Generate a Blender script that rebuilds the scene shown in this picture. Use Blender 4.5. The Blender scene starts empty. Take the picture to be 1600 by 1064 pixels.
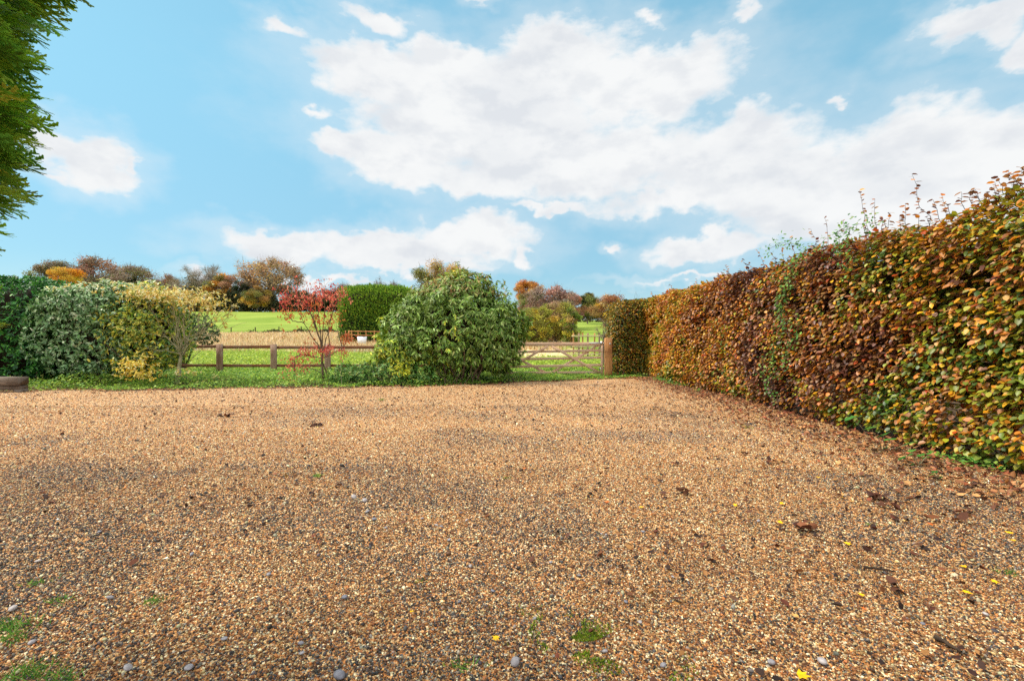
import bpy, math, random
import numpy as np
from mathutils import Vector, Matrix
random.seed(7)
RNG = np.random.default_rng(11)
R = math.radians
S = bpy.context.scene
COL = S.collection

# ------------------------------------------------------------------ camera, sky, sun, exposure
F = 711.0            # focal length in photograph pixels
EYE = 1.5
HORIZON = 524.0
cd = bpy.data.cameras.new('camera')
cam = bpy.data.objects.new('camera', cd)
COL.objects.link(cam)
cd.sensor_width = 36
cd.lens = F / 1600 * 36
cd.shift_y = -8 / 1600
cd.clip_start = 0.05
cd.clip_end = 5000
cam.location = (0, 0, EYE)
cam.rotation_euler = (R(90), 0, 0)
S.camera = cam
S.view_settings.view_transform = 'Standard'
S.view_settings.look = 'None'
S.view_settings.exposure = 1.03
S.view_settings.gamma = 1
S.cycles.use_denoising = False
S.cycles.max_bounces = 6
S.cycles.diffuse_bounces = 3
S.cycles.glossy_bounces = 2
S.cycles.transmission_bounces = 4

SUN_AZ, SUN_EL = -82.0, 55.0       # clockwise from +Y
sv = Vector((math.sin(R(SUN_AZ)) * math.cos(R(SUN_EL)), math.cos(R(SUN_AZ)) * math.cos(R(SUN_EL)), math.sin(R(SUN_EL))))
sl = bpy.data.lights.new('sun', 'SUN')
sl.energy = 2.5
sl.angle = R(20.0)
sl.color = (1.0, 0.92, 0.79)
so = bpy.data.objects.new('sun', sl)
COL.objects.link(so)
so.rotation_euler = sv.to_track_quat('Z', 'Y').to_euler()


def lin(r, g, b):
    f = lambda c: (c / 255 / 12.92) if c / 255 <= 0.04045 else ((c / 255 + 0.055) / 1.055) ** 2.4
    return (f(r), f(g), f(b))


class NT:
    """small helper to write node graphs"""
    def __init__(s, tree):
        s.t = tree
    def n(s, typ, **kw):
        nd = s.t.nodes.new(typ)
        for k, v in kw.items():
            setattr(nd, k, v)
        return nd
    def put(s, nd, i, v):
        if hasattr(v, 'is_output') or isinstance(v, bpy.types.NodeSocket):
            s.t.links.new(v, nd.inputs[i])
        elif v is not None:
            nd.inputs[i].default_value = v
    def math(s, op, a, b=None, c=None, clamp=False):
        nd = s.n('ShaderNodeMath', operation=op, use_clamp=clamp)
        s.put(nd, 0, a); s.put(nd, 1, b); s.put(nd, 2, c)
        return nd.outputs[0]
    def vmath(s, op, a, b=None, c=None):
        nd = s.n('ShaderNodeVectorMath', operation=op)
        s.put(nd, 0, a); s.put(nd, 1, b)
        if c is not None: s.put(nd, 2, c)
        return nd.outputs['Value'] if op == 'LENGTH' else nd.outputs[0]
    def mix(s, f, a, b, blend='MIX'):
        nd = s.n('ShaderNodeMix', data_type='RGBA', blend_type=blend)
        s.put(nd, 0, f)
        s.put(nd, 6, (*a, 1) if isinstance(a, tuple) and len(a) == 3 else a)
        s.put(nd, 7, (*b, 1) if isinstance(b, tuple) and len(b) == 3 else b)
        return nd.outputs[2]
    def smooth(s, v, lo, hi, a=0.0, b=1.0):
        nd = s.n('ShaderNodeMapRange', interpolation_type='SMOOTHSTEP')
        s.put(nd, 0, v)
        for i, x in enumerate((lo, hi, a, b)): s.put(nd, i + 1, x)
        return nd.outputs[0]
    def noise(s, vec, scale, detail=4, rough=0.55, dist=0.0):
        nd = s.n('ShaderNodeTexNoise')
        s.put(nd, 'Vector', vec); s.put(nd, 'Scale', scale); s.put(nd, 'Detail', detail)
        s.put(nd, 'Roughness', rough); s.put(nd, 'Distortion', dist)
        return nd.outputs['Fac']
    def ramp(s, f, stops, interp='LINEAR'):
        nd = s.n('ShaderNodeValToRGB')
        cr = nd.color_ramp
        cr.interpolation = interp
        while len(cr.elements) < len(stops): cr.elements.new(0.5)
        for e, (p, c) in zip(cr.elements, stops):
            e.position = p; e.color = (*c, 1)
        s.put(nd, 0, f)
        return nd.outputs[0]


w = bpy.data.worlds.new('World')
S.world = w
w.use_nodes = True
w.node_tree.nodes.clear()
N = NT(w.node_tree)
sky = N.n('ShaderNodeTexSky')
sky.sky_type = 'NISHITA'
sky.sun_disc = False
sky.sun_elevation = R(SUN_EL)
sky.sun_rotation = R(SUN_AZ)
sky.air_density = 1.0
sky.dust_density = 0.4
sky.ozone_density = 1.6
tc = N.n('ShaderNodeTexCoord')
sx = N.n('ShaderNodeSeparateXYZ')
N.put(sx, 0, tc.outputs['Generated'])
hx, hy, hz = sx.outputs
az = N.math('ARCTAN2', hx, hy)
hyp = N.math('SQRT', N.math('ADD', N.math('MULTIPLY', hx, hx), N.math('MULTIPLY', hy, hy)))
tt = N.math('DIVIDE', hz, N.math('MAXIMUM', hyp, 0.02))
cb = N.n('ShaderNodeCombineXYZ')
N.put(cb, 0, az); N.put(cb, 1, tt)
P2 = cb.outputs[0]
# clouds: blobs in (azimuth, slope); each is centre x, y and radii as seen in the photograph's sky
CL = [(600, 118, 120, 45, 1), (700, 105, 110, 42, 1), (870, 105, 130, 72, 1), (1010, 130, 155, 62, 1), (760, 190, 210, 75, 1),
      (900, 250, 240, 62, 1), (625, 240, 110, 42, 1), (530, 225, 60, 26, .9), (740, 275, 170, 36, .9), (860, 320, 130, 18, .8),
      (1120, 250, 160, 70, 1), (1230, 290, 170, 70, 1), (1420, 245, 130, 75, 1), (1560, 240, 130, 70, 1), (1330, 330, 220, 50, 1),
      (1080, 305, 200, 34, .9), (1560, 340, 200, 60, .9), (440, 42, 75, 34, .72), (590, 32, 95, 38, .8), (1015, 32, 50, 34, .72), (1160, 22, 70, 28, .66),
      (760, 0, 50, 20, .7), (1545, 30, 120, 42, 1), (1590, 85, 70, 36, .95), (130, 240, 90, 46, 1), (205, 250, 30, 16, .8), (70, 265, 50, 18, .7),
      (740, 372, 95, 38, 1), (600, 388, 120, 30, 1), (450, 385, 110, 26, 1), (640, 412, 170, 22, .95), (820, 400, 30, 26, .8),
      (1110, 392, 95, 26, 1), (962, 385, 34, 14, .8), (335, 430, 60, 14, .75), (1180, 180, 60, 60, .75), (490, 170, 60, 24, .66), (1310, 160, 40, 20, .6),
      (1080, 440, 260, 12, .6), (500, 440, 300, 16, .62)]
dmin = None
wobn = N.n('ShaderNodeTexNoise')
N.put(wobn, 'Vector', N.vmath('MULTIPLY', P2, (1, 1.3, 1))); N.put(wobn, 'Scale', 7.0); N.put(wobn, 'Detail', 3)
wob = N.vmath('SCALE', N.vmath('SUBTRACT', wobn.outputs['Color'], (0.5, 0.5, 0.5)), None)
wob.node.inputs['Scale'].default_value = 0.11
wobm = N.n('ShaderNodeTexNoise')
N.put(wobm, 'Vector', N.vmath('MULTIPLY', P2, (1, 1.3, 1))); N.put(wobm, 'Scale', 24.0); N.put(wobm, 'Detail', 4)
wob2 = N.vmath('SCALE', N.vmath('SUBTRACT', wobm.outputs['Color'], (0.5, 0.5, 0.5)), None)
wob2.node.inputs['Scale'].default_value = 0.07
wob = N.vmath('ADD', wob, wob2)
PW = N.vmath('MULTIPLY', N.vmath('ADD', P2, wob), (1, 1, 0))
ybar = None
for (cx, cy, rx, ry, stg) in CL:
    a0 = math.atan((cx - 800) / F)
    h = math.sqrt(1 + ((cx - 800) / F) ** 2)
    t0 = (HORIZON - cy) / F / h
    gk = 1.14 if stg == 1 else 1.0
    ra = gk * rx / F / h ** 2
    rt = gk * ry / F / h
    l = N.vmath('LENGTH', N.vmath('MULTIPLY_ADD', PW, (1 / ra, 1 / rt, 0), (-a0 / ra, -t0 / rt, 0)))
    v = N.math('ADD', l, 1 - stg if stg > .85 else 1.16 - stg)
    dmin = v if dmin is None else N.math('SMOOTH_MIN', dmin, v, 0.25)
dens0 = N.math('MULTIPLY', N.math('SUBTRACT', 1.06, dmin), 1.8)
nv = N.vmath('MULTIPLY', P2, (1, 1.5, 1))
f1 = N.noise(nv, 8.0, 8, 0.55)
f2 = N.noise(nv, 26.0, 6, 0.6)
nz = N.math('ADD', N.math('MULTIPLY', N.math('SUBTRACT', f1, 0.5), 1.0), N.math('MULTIPLY', N.math('SUBTRACT', f2, 0.5), 0.8))
dens = N.math('ADD', dens0, nz)
# unseen bright cloud added behind the camera and overhead for fill light
aw = N.math('MAXIMUM', N.smooth(N.math('ABSOLUTE', az), 1.0, 1.5), N.smooth(tt, 0.85, 1.4))
dens = N.math('MAXIMUM', dens, N.math('ADD', N.math('SUBTRACT', N.math('MULTIPLY', aw, 1.5), 0.9), nz))
alpha = N.smooth(dens, -0.15, 0.85)
veil = N.math('MULTIPLY', N.smooth(N.math('ADD', dens0, N.math('MULTIPLY', N.math('SUBTRACT', f1, 0.5), 1.8)), -1.3, 0.4), 0.30)
veil = N.math('MAXIMUM', veil, N.math('MULTIPLY', N.smooth(N.math('ADD', tt, N.math('MULTIPLY', f1, 0.05)), 0.17, 0.0), 0.42))
alpha = N.math('MAXIMUM', alpha, veil)
# inner relief: grey hollows, white rims
f3 = N.noise(N.vmath('ADD', nv, (0.0, 0.05, 0)), 8.0, 8, 0.55)
up = N.math('SUBTRACT', f3, f1)
f4 = N.noise(N.vmath('ADD', nv, (0.35, 0.02, 0)), 4.0, 5, 0.55)
grey = N.math('MULTIPLY', N.smooth(dens, 0.15, 0.9), N.math('ADD', N.math('MULTIPLY', N.smooth(up, -0.08, 0.16), 0.6), N.math('MULTIPLY', N.smooth(f4, 0.42, 0.62), 0.5), clamp=True), clamp=True)
cloud_col = N.mix(grey, (0.97, 0.985, 0.99), (0.79, 0.825, 0.87))
hi = N.smooth(tt, 0.0, 0.55)
bg1 = N.n('ShaderNodeBackground')
skycol = N.mix(1.0, sky.outputs[0], N.mix(hi, (0.42, 0.62, 0.66), (0.90, 1.22, 0.96)), 'MULTIPLY')
skycol = N.mix(0.55, skycol, N.mix(hi, (1.9, 3.2, 3.95), (1.4, 3.0, 4.05)))
N.put(bg1, 0, skycol)
bg1.inputs[1].default_value = 0.10
bg2 = N.n('ShaderNodeBackground')
N.put(bg2, 0, cloud_col)
N.put(bg2, 1, N.math('MULTIPLY_ADD', aw, 0.42, 0.47))  # out-of-view cloud made brighter than the visible cloud, as fill
mx = N.n('ShaderNodeMixShader')
N.put(mx, 0, N.math('MULTIPLY', alpha, N.smooth(tt, -0.02, 0.02)))
N.put(mx, 1, bg1.outputs[0]); N.put(mx, 2, bg2.outputs[0])
ow = N.n('ShaderNodeOutputWorld')
N.put(ow, 0, mx.outputs[0])

# ------------------------------------------------------------------ helpers
def tag(o, label=None, cat=None, group=None, kind=None):
    if label: o['label'] = label
    if cat: o['category'] = cat
    if group: o['group'] = group
    if kind: o['kind'] = kind
    return o

def root(name, label, cat, loc=(0, 0, 0), group=None):
    o = bpy.data.objects.new(name, None)
    COL.objects.link(o)
    o.location = loc
    return tag(o, label, cat, group)

def at(px, py, Y):
    return np.array([(px - 800) / F * Y, Y, EYE + (HORIZON - py) / F * Y])

def flat(px, py, z=0.03):
    Y = (EYE - z) * F / (py - HORIZON)
    return np.array([(px - 800) / F * Y, Y, z])

def mesh_obj(name, V, Q, mat, parent=None, col=None, smooth=True):
    """V (n,3); Q (m,4) or (m,3); col (n,3); the object sits at its parent's origin"""
    V = np.asarray(V, dtype=np.float64); Q = np.asarray(Q, dtype=np.int32)
    if parent is not None:
        V = V - np.array(parent.location)
    me = bpy.data.meshes.new(name)
    k = Q.shape[1]
    me.vertices.add(len(V)); me.vertices.foreach_set('co', V.astype(np.float32).ravel())
    me.loops.add(Q.size); me.loops.foreach_set('vertex_index', Q.ravel())
    me.polygons.add(len(Q)); me.polygons.foreach_set('loop_start', np.arange(0, Q.size, k, dtype=np.int32))
    if smooth: me.polygons.foreach_set('use_smooth', np.ones(len(Q), dtype=bool))
    if col is not None:
        a = me.color_attributes.new('Col', 'FLOAT_COLOR', 'POINT')
        c = np.ones((len(V), 4), dtype=np.float32); c[:, :3] = col
        a.data.foreach_set('color', c.ravel())
    me.update(); me.validate()
    if mat: me.materials.append(mat)
    o = bpy.data.objects.new(name, me)
    COL.objects.link(o)
    if parent is not None: o.parent = parent
    return o

def unit(v):
    return v / np.maximum(np.linalg.norm(v, axis=-1, keepdims=True), 1e-9)

def rnd(n, s=1.0):
    return RNG.normal(size=(n, 3)) * s

def lump(P, sc, seed=0, k=7):
    r = np.random.default_rng(seed)
    K = r.normal(size=(k, 3)) * sc; ph = r.uniform(0, 6.28, k)
    return np.sin(P @ K.T + ph).mean(axis=1) * 1.6

# leaf templates: (u along, v across, w lift)
T8 = (np.array([[0, 0, 0], [.33, -.46, .0], [.33, 0, -.10], [.33, .46, .0], [.70, -.36, -.03], [.70, 0, -.12], [.70, .36, -.03], [1, 0, -.16]], float),
      np.array([[0, 3, 2, 1], [1, 2, 5, 4], [2, 3, 6, 5], [4, 5, 6, 7]]))
T8W = (np.array([[0, 0, 0], [.25, -.5, .03], [.25, 0, -.06], [.25, .5, .03], [.68, -.46, .0], [.68, 0, -.08], [.68, .46, .0], [1, 0, -.12]], float),
       T8[1])
T4 = (np.array([[0, 0, 0], [.5, .5, .07], [1, 0, -.08], [.5, -.5, .07]], float), np.array([[0, 1, 2, 3]]))

def leaf_geo(P, D, Nn, L, W, col, T=T8, curl=None):
    """leaves at P along D with face normal Nn"""
    D = unit(D); Nn = Nn - (Nn * D).sum(1, keepdims=True) * D
    Nn = unit(Nn); B = np.cross(Nn, D)
    t, q = T
    L = np.broadcast_to(L, len(P)); W = np.broadcast_to(W, len(P))
    cz = np.ones(len(P)) if curl is None else curl
    V = (P[:, None] + D[:, None] * (t[None, :, 0, None] * L[:, None, None]) + B[:, None] * (t[None, :, 1, None] * W[:, None, None])
         + Nn[:, None] * (t[None, :, 2, None] * L[:, None, None] * cz[:, None, None]))
    n, k = len(P), len(t)
    Q = (q[None] + (np.arange(n) * k)[:, None, None]).reshape(-1, 4)
    C = np.repeat(col, k, axis=0)
    return V.reshape(-1, 3), Q, C

def frusta(P0, P1, r0, r1, k=4):
    P0 = np.asarray(P0, float); P1 = np.asarray(P1, float)
    n = len(P0)
    d = unit(P1 - P0)
    a = np.where(np.abs(d[:, 2:3]) > .9, np.array([[1., 0, 0]]), np.array([[0, 0, 1.]]))
    u = unit(np.cross(a, d)); v = np.cross(d, u)
    th = np.arange(k) * 2 * np.pi / k
    ring = u[:, None] * np.cos(th)[None, :, None] + v[:, None] * np.sin(th)[None, :, None]
    A = P0[:, None] + ring * np.broadcast_to(r0, n)[:, None, None]
    Bv = P1[:, None] + ring * np.broadcast_to(r1, n)[:, None, None]
    V = np.concatenate([A, Bv], axis=1).reshape(-1, 3)
    j = np.arange(k); jn = (j + 1) % k
    q = np.stack([j, jn, jn + k, j + k], axis=1)
    Q = (q[None] + (np.arange(n) * 2 * k)[:, None, None]).reshape(-1, 4)
    return V, Q

def merge(gs):
    V, Q, C, o = [], [], [], 0
    for g in gs:
        V.append(g[0]); Q.append(g[1] + o); o += len(g[0])
        if len(g) > 2: C.append(g[2])
    return np.concatenate(V), np.concatenate(Q), (np.concatenate(C) if C else None)

def tube(pts, radii, k=6, col=None):
    """one smooth tube along a polyline"""
    pts = np.asarray(pts, float); n = len(pts)
    radii = np.broadcast_to(radii, n)
    tg = unit(np.gradient(pts, axis=0))
    a = np.array([0.31, 0.9, 0.2])
    u = unit(np.cross(tg, a)); v = np.cross(tg, u)
    th = np.arange(k) * 2 * np.pi / k
    V = (pts[:, None] + (u[:, None] * np.cos(th)[None, :, None] + v[:, None] * np.sin(th)[None, :, None]) * radii[:, None, None]).reshape(-1, 3)
    Q = [[i * k + j, i * k + (j + 1) % k, (i + 1) * k + (j + 1) % k, (i + 1) * k + j] for i in range(n - 1) for j in range(k)]
    return V, np.array(Q)

def bend(p0, p1, n=6, amp=0.08, lift=0.0):
    """wavy polyline between two points"""
    p0 = np.asarray(p0, float); p1 = np.asarray(p1, float)
    t = np.linspace(0, 1, n)[:, None]
    L = np.linalg.norm(p1 - p0)
    w_ = RNG.normal(size=(n, 3)) * amp * L * np.sin(np.pi * t) / 2
    pts = p0 + (p1 - p0) * t + w_
    pts[:, 2] += lift * L * np.sin(np.pi * t[:, 0])
    return pts

def box(p0, p1, bev=0.0):
    x0, y0, z0 = p0; x1, y1, z1 = p1
    V = np.array([[x, y, z] for z in (z0, z1) for y in (y0, y1) for x in (x0, x1)], float)
    return V, np.array([[0, 2, 3, 1], [4, 5, 7, 6], [0, 1, 5, 4], [2, 6, 7, 3], [1, 3, 7, 5], [0, 4, 6, 2]])

def beam(a, b, w_, t_, up=(0, 1, 0)):
    """a sawn bar from a to b: w_ across (perpendicular to up and its length), t_ thick along up; slightly irregular"""
    a = np.asarray(a, float); b = np.asarray(b, float)
    d = unit((b - a)[None])[0]; upv = np.asarray(up, float)
    side = unit(np.cross(d, upv)[None])[0]; upv = np.cross(side, d)
    n = max(2, int(np.linalg.norm(b - a) / 0.35) + 1)
    c = min(w_, t_) * 0.05
    prof = [(-w_/2 + c, -t_/2), (w_/2 - c, -t_/2), (w_/2, -t_/2 + c), (w_/2, t_/2 - c), (w_/2 - c, t_/2), (-w_/2 + c, t_/2), (-w_/2, t_/2 - c), (-w_/2, -t_/2 + c)]
    V, Q = [], []
    for i in range(n):
        p = a + (b - a) * i / (n - 1)
        jit = RNG.normal(size=2) * min(w_, t_) * 0.018
        for (s_, u_) in prof:
            V.append(p + side * (s_ + jit[0]) + upv * (u_ + jit[1]))
    for i in range(n - 1):
        for j in range(8):
            Q.append([i*8 + j, i*8 + (j+1) % 8, (i+1)*8 + (j+1) % 8, (i+1)*8 + j])
    for o, rev in ((0, 1), ((n-1)*8, 0)):
        for q in ([0, 1, 2, 3], [0, 3, 4, 7], [4, 5, 6, 7]):
            q = [o + x for x in q]
            Q.append(q[::-1] if rev else q)
    return np.array(V), np.array(Q)

# ------------------------------------------------------------------ materials
def newmat(name):
    m = bpy.data.materials.new(name)
    m.use_nodes = True
    m.node_tree.nodes.clear()
    n = NT(m.node_tree)
    out = n.n('ShaderNodeOutputMaterial')
    return m, n, out

def leafmat(name, rough=0.5, trans=0.3, spec=0.4, vein=0.15):
    m, n, out = newmat(name)
    at_ = n.n('ShaderNodeAttribute'); at_.attribute_name = 'Col'
    geo = n.n('ShaderNodeNewGeometry')
    f = n.noise(n.n('ShaderNodeTexCoord').outputs['Object'], 60.0, 3, 0.6)
    c = n.mix(n.math('MULTIPLY', n.smooth(f, 0.35, 0.7), vein), at_.outputs['Color'], n.mix(1.0, at_.outputs['Color'], (0.45, 0.42, 0.35), 'MULTIPLY'))
    p = n.n('ShaderNodeBsdfPrincipled')
    n.put(p, 'Base Color', c); n.put(p, 'Roughness', rough); n.put(p, 'Specular IOR Level', spec)
    t = n.n('ShaderNodeBsdfTranslucent'); n.put(t, 0, c)
    mx_ = n.n('ShaderNodeMixShader'); n.put(mx_, 0, trans); n.put(mx_, 1, p.outputs[0]); n.put(mx_, 2, t.outputs[0])
    n.put(out, 0, mx_.outputs[0])
    return m

def bark(name, c1, c2, scale=30.0, rough=0.9):
    m, n, out = newmat(name)
    v = n.vmath('MULTIPLY', n.n('ShaderNodeTexCoord').outputs['Object'], (1, 1, 0.25))
    f = n.noise(v, scale, 6, 0.65)
    p = n.n('ShaderNodeBsdfPrincipled')
    n.put(p, 'Base Color', n.mix(n.smooth(f, 0.3, 0.7), c1, c2)); n.put(p, 'Roughness', rough); n.put(p, 'Specular IOR Level', 0.2)
    b = n.n('ShaderNodeBump'); n.put(b, 'Strength', 0.6); n.put(b, 'Distance', 0.01); n.put(b, 'Height', f)
    n.put(p, 'Normal', b.outputs[0]); n.put(out, 0, p.outputs[0])
    return m

def timber(name, c1, c2, c3, axis='z', rough=0.85, tint=0.5):
    """sawn wood: streaks along the axis, blotches of weathering, checks"""
    m, n, out = newmat(name)
    st = {'z': (14, 14, 0.9), 'x': (0.9, 14, 14), 'y': (14, 0.9, 14)}[axis]
    oc = n.n('ShaderNodeTexCoord').outputs['Object']
    v = n.vmath('MULTIPLY', oc, st)
    f = n.noise(v, 3.0, 6, 0.7, 0.3)
    g = n.noise(oc, 2.6, 4, 0.6)
    c = n.mix(n.smooth(f, 0.32, 0.68), c1, c2)
    c = n.mix(n.math('MULTIPLY', n.smooth(g, 0.42, 0.66), tint), c, c3)
    chk = n.smooth(n.noise(v, 7.0, 2, 0.5), 0.66, 0.72)
    c = n.mix(n.math('MULTIPLY', chk, 0.7), c, (0.02, 0.014, 0.01))
    p = n.n('ShaderNodeBsdfPrincipled')
    n.put(p, 'Base Color', c); n.put(p, 'Roughness', rough); n.put(p, 'Specular IOR Level', 0.25)
    b = n.n('ShaderNodeBump'); n.put(b, 'Strength', 0.5); n.put(b, 'Distance', 0.004); n.put(b, 'Height', f)
    n.put(p, 'Normal', b.outputs[0]); n.put(out, 0, p.outputs[0])
    return m

M_BEECH = leafmat('beech_leaf', 0.42, 0.30, 0.45, 0.35)
M_GLOSS = leafmat('glossy_leaf', 0.45, 0.25, 0.35, 0.12)
M_SOFT = leafmat('soft_leaf', 0.6, 0.35, 0.3, 0.15)
M_FAR = leafmat('far_leaf', 0.7, 0.3, 0.15, 0.0)
M_CONIF = leafmat('conifer_spray', 0.6, 0.38, 0.25, 0.1)
M_LITTER = leafmat('litter_leaf', 0.7, 0.1, 0.25, 0.4)
M_BARK = bark('brown_bark', lin(70, 55, 42), lin(120, 100, 80))
M_BARKG = bark('green_grey_bark', lin(112, 106, 74), lin(168, 160, 126))
M_BARKD = bark('dark_bark', lin(38, 30, 24), lin(72, 58, 46))
M_BARKP = bark('pale_bark', lin(120, 108, 92), lin(175, 160, 140), 3.0)
M_TWIG = bark('far_twig', lin(105, 88, 76), lin(140, 120, 105), 2.0)
M_CORE = bark('dark_core', lin(30, 24, 16), lin(52, 42, 28), 12.0)  # dark colour of the solid fillers that stand in for shaded plant interiors
M_POST = timber('weathered_post', lin(128, 98, 76), lin(170, 144, 124), lin(112, 70, 46), 'z')
M_RAIL = timber('brown_rail', lin(104, 62, 40), lin(150, 98, 68), lin(128, 108, 92), 'x')
M_GATE = timber('gate_bar', lin(192, 146, 112), lin(226, 194, 162), lin(170, 156, 144), 'x', tint=0.4)
M_GPOST = timber('orange_post', lin(150, 98, 52), lin(206, 152, 98), lin(84, 54, 36), 'z')
M_PALE = timber('pale_rail', lin(178, 158, 110), lin(216, 200, 160), lin(150, 130, 95), 'x')
M_SLEEP = timber('sleeper_wood', lin(78, 68, 58), lin(128, 114, 100), lin(56, 42, 32), 'x')

# ------------------------------------------------------------------ ground
def sstep(a, b, x):
    t = np.clip((x - a) / (b - a), 0, 1); return t * t * (3 - 2 * t)

def tz(X, Y):
    X = np.asarray(X, float); Y = np.asarray(Y, float)
    yl = [-3000, 20, 34, 45, 60, 90, 130, 200, 260, 600, 3000]
    zl = [0, 0, .02, .17, .62, 2.0, 5.0, 11.9, 14.5, 22, 30]
    zr = [0, 0, .05, .35, 1.0, 2.6, 4.8, 8.2, 9.5, 14, 22]
    a = X / np.maximum(Y, 5)
    f = sstep(-0.28, 0.1, a)
    z = np.interp(Y, yl, zl) * (1 - f) + np.interp(Y, yl, zr) * f
    return z + 0.10 * np.sin(X * .23 + 1) * np.sin(Y * .19) * sstep(22, 40, Y)

def z1(x, y): return float(tz(x, y))

g = np.concatenate([-np.geomspace(1500, 30, 40), np.linspace(-28, 28, 57), np.geomspace(30, 1500, 40)])
gy = np.concatenate([-np.geomspace(1500, 20, 16), np.linspace(-18, 60, 105), np.geomspace(61, 1500, 90)])
GX, GY = np.meshgrid(g, gy)
V = np.stack([GX.ravel(), GY.ravel(), tz(GX, GY).ravel()], 1)
nx, ny = len(g), len(gy)
I = np.arange(nx * ny).reshape(ny, nx)
Q = np.stack([I[:-1, :-1].ravel(), I[:-1, 1:].ravel(), I[1:, 1:].ravel(), I[1:, :-1].ravel()], 1)
m, n, out = newmat('earth_and_fields')
geo = n.n('ShaderNodeNewGeometry')
pos = geo.outputs['Position']
sp = n.n('ShaderNodeSeparateXYZ'); n.put(sp, 0, pos)
wn = n.math('MULTIPLY', n.math('SUBTRACT', n.noise(pos, 0.12, 4), 0.5), 14.0)
yw = n.math('ADD', sp.outputs[1], wn)
big = n.noise(pos, 0.05, 4)
fine = n.noise(pos, 3.0, 6, 0.7)
past = n.mix(n.smooth(big, 0.35, 0.65), lin(106, 130, 42), lin(136, 152, 62))
stripe = n.noise(n.vmath('MULTIPLY', pos, (0.02, 0.35, 1)), 1.0, 3)
past = n.mix(n.math('MULTIPLY', n.smooth(stripe, 0.45, 0.6), 0.35), past, lin(146, 158, 78))
past = n.mix(n.math('MULTIPLY', n.smooth(fine, 0.4, 0.7), 0.25), past, lin(92, 112, 34))
straw = n.mix(n.smooth(fine, 0.35, 0.65), lin(182, 158, 112), lin(212, 190, 146))
neargreen = n.mix(n.smooth(fine, 0.35, 0.65), lin(82, 104, 32), lin(136, 150, 52))
soil = n.mix(n.smooth(fine, 0.35, 0.65), lin(52, 40, 28), lin(92, 72, 50))
c = n.mix(n.smooth(sp.outputs[1], 15.0, 19.0), soil, neargreen)
# straw meadow lies left and centre only
inx = n.smooth(n.math('ADD', sp.outputs[0], n.math('MULTIPLY', wn, 0.3)), 4.0, 8.0, 1.0, 0.0)
c = n.mix(n.math('MULTIPLY', n.smooth(n.math('ADD', yw, n.smooth(sp.outputs[0], -6.0, 0.0, 0.0, 9.0)), 38.0, 42.0), inx), c, straw)
farf = n.smooth(n.math('ADD', sp.outputs[1], n.math('MULTIPLY', wn, 0.15)), 86.0, 88.0)
c = n.mix(farf, c, past)
c = n.mix(n.math('MULTIPLY', n.smooth(sp.outputs[1], 34.0, 44.0), n.math('SUBTRACT', 1.0, inx)), c, past)
p = n.n('ShaderNodeBsdfPrincipled'); n.put(p, 'Base Color', c); n.put(p, 'Roughness', 0.95); n.put(p, 'Specular IOR Level', 0.1)
b = n.n('ShaderNodeBump'); n.put(b, 'Strength', 0.5); n.put(b, 'Distance', 0.05); n.put(b, 'Height', fine); n.put(p, 'Normal', b.outputs[0])
n.put(out, 0, p.outputs[0])
tag(mesh_obj('ground', V, Q, m), kind='structure', label='green pasture and straw coloured meadow rising beyond the fence')

# gravel yard
EX = [-30, -13.6, -7.1, -2.7, -1.2, 0.4, 3.26, 4.8, 8]
EY = [11.9, 12.1, 12.75, 13.0, 13.7, 14.6, 15.45, 15.7, 15.8]
def edge(x): return np.interp(x, EX, EY) + 0.10 * np.sin(x * 3.1) + 0.06 * np.sin(x * 7.7 + 1)
def gz(x, y):
    x = np.asarray(x, float); y = np.asarray(y, float)
    return 0.045 + 0.016 * np.sin(x * .55 + .15 * y + 2) * sstep(1, 4, y) + 0.010 * np.sin(x * 1.3 + .4 * y) * np.sin(y * 1.1 + .3) + 0.006 * np.sin(x * 3.7 + 1) * np.sin(y * 4.3) - 0.035 * sstep(0.35, 0, edge(x) - y)
ux = np.linspace(-30, 5.25, 236); vy = np.linspace(0, 1, 200)
GX = np.repeat(ux[None], len(vy), 0)
E = edge(ux)[None]
GY = -10 + (E + 10) * vy[:, None]
V = np.stack([GX.ravel(), GY.ravel(), gz(GX, GY).ravel()], 1)
I = np.arange(V.shape[0]).reshape(len(vy), len(ux))
Q = np.stack([I[:-1, :-1].ravel(), I[:-1, 1:].ravel(), I[1:, 1:].ravel(), I[1:, :-1].ravel()], 1)
STONE = [(lin(208, 152, 98), .20), (lin(188, 122, 68), .20), (lin(226, 188, 140), .15), (lin(150, 94, 56), .14), (lin(244, 226, 192), .09),
         (lin(104, 70, 50), .10), (lin(146, 134, 128), .04), (lin(84, 80, 86), .05), (lin(50, 42, 38), .05)]
m, n, out = newmat('gravel_bed')
pos = n.n('ShaderNodeNewGeometry').outputs['Position']
def vor(scale):
    v = n.n('ShaderNodeTexVoronoi'); v.voronoi_dimensions = '3D'
    n.put(v, 'Vector', pos); n.put(v, 'Scale', scale); n.put(v, 'Randomness', 1.0)
    return v
va = vor(95.0); vb = vor(60.0)
def stonecol(v):
    s_ = n.n('ShaderNodeSeparateColor'); n.put(s_, 0, v.outputs['Color'])
    acc, stops = 0, []
    for c_, w_ in STONE:
        stops.append((acc, c_)); acc += w_
    return n.ramp(s_.outputs[0], stops, 'CONSTANT')
ca = stonecol(va); cb_ = stonecol(vb)
sel = n.smooth(n.noise(pos, 20.0, 2), 0.5, 0.56)
c = n.mix(sel, ca, cb_)
patch = n.smooth(n.noise(pos, 0.42, 5, 0.65), 0.52, 0.68)
c = n.mix(n.math('MULTIPLY', patch, 0.45), c, lin(104, 92, 84))
damp = n.smooth(n.noise(n.vmath('ADD', pos, (9, 3, 0)), 0.9, 6, 0.7), 0.58, 0.75)
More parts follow.
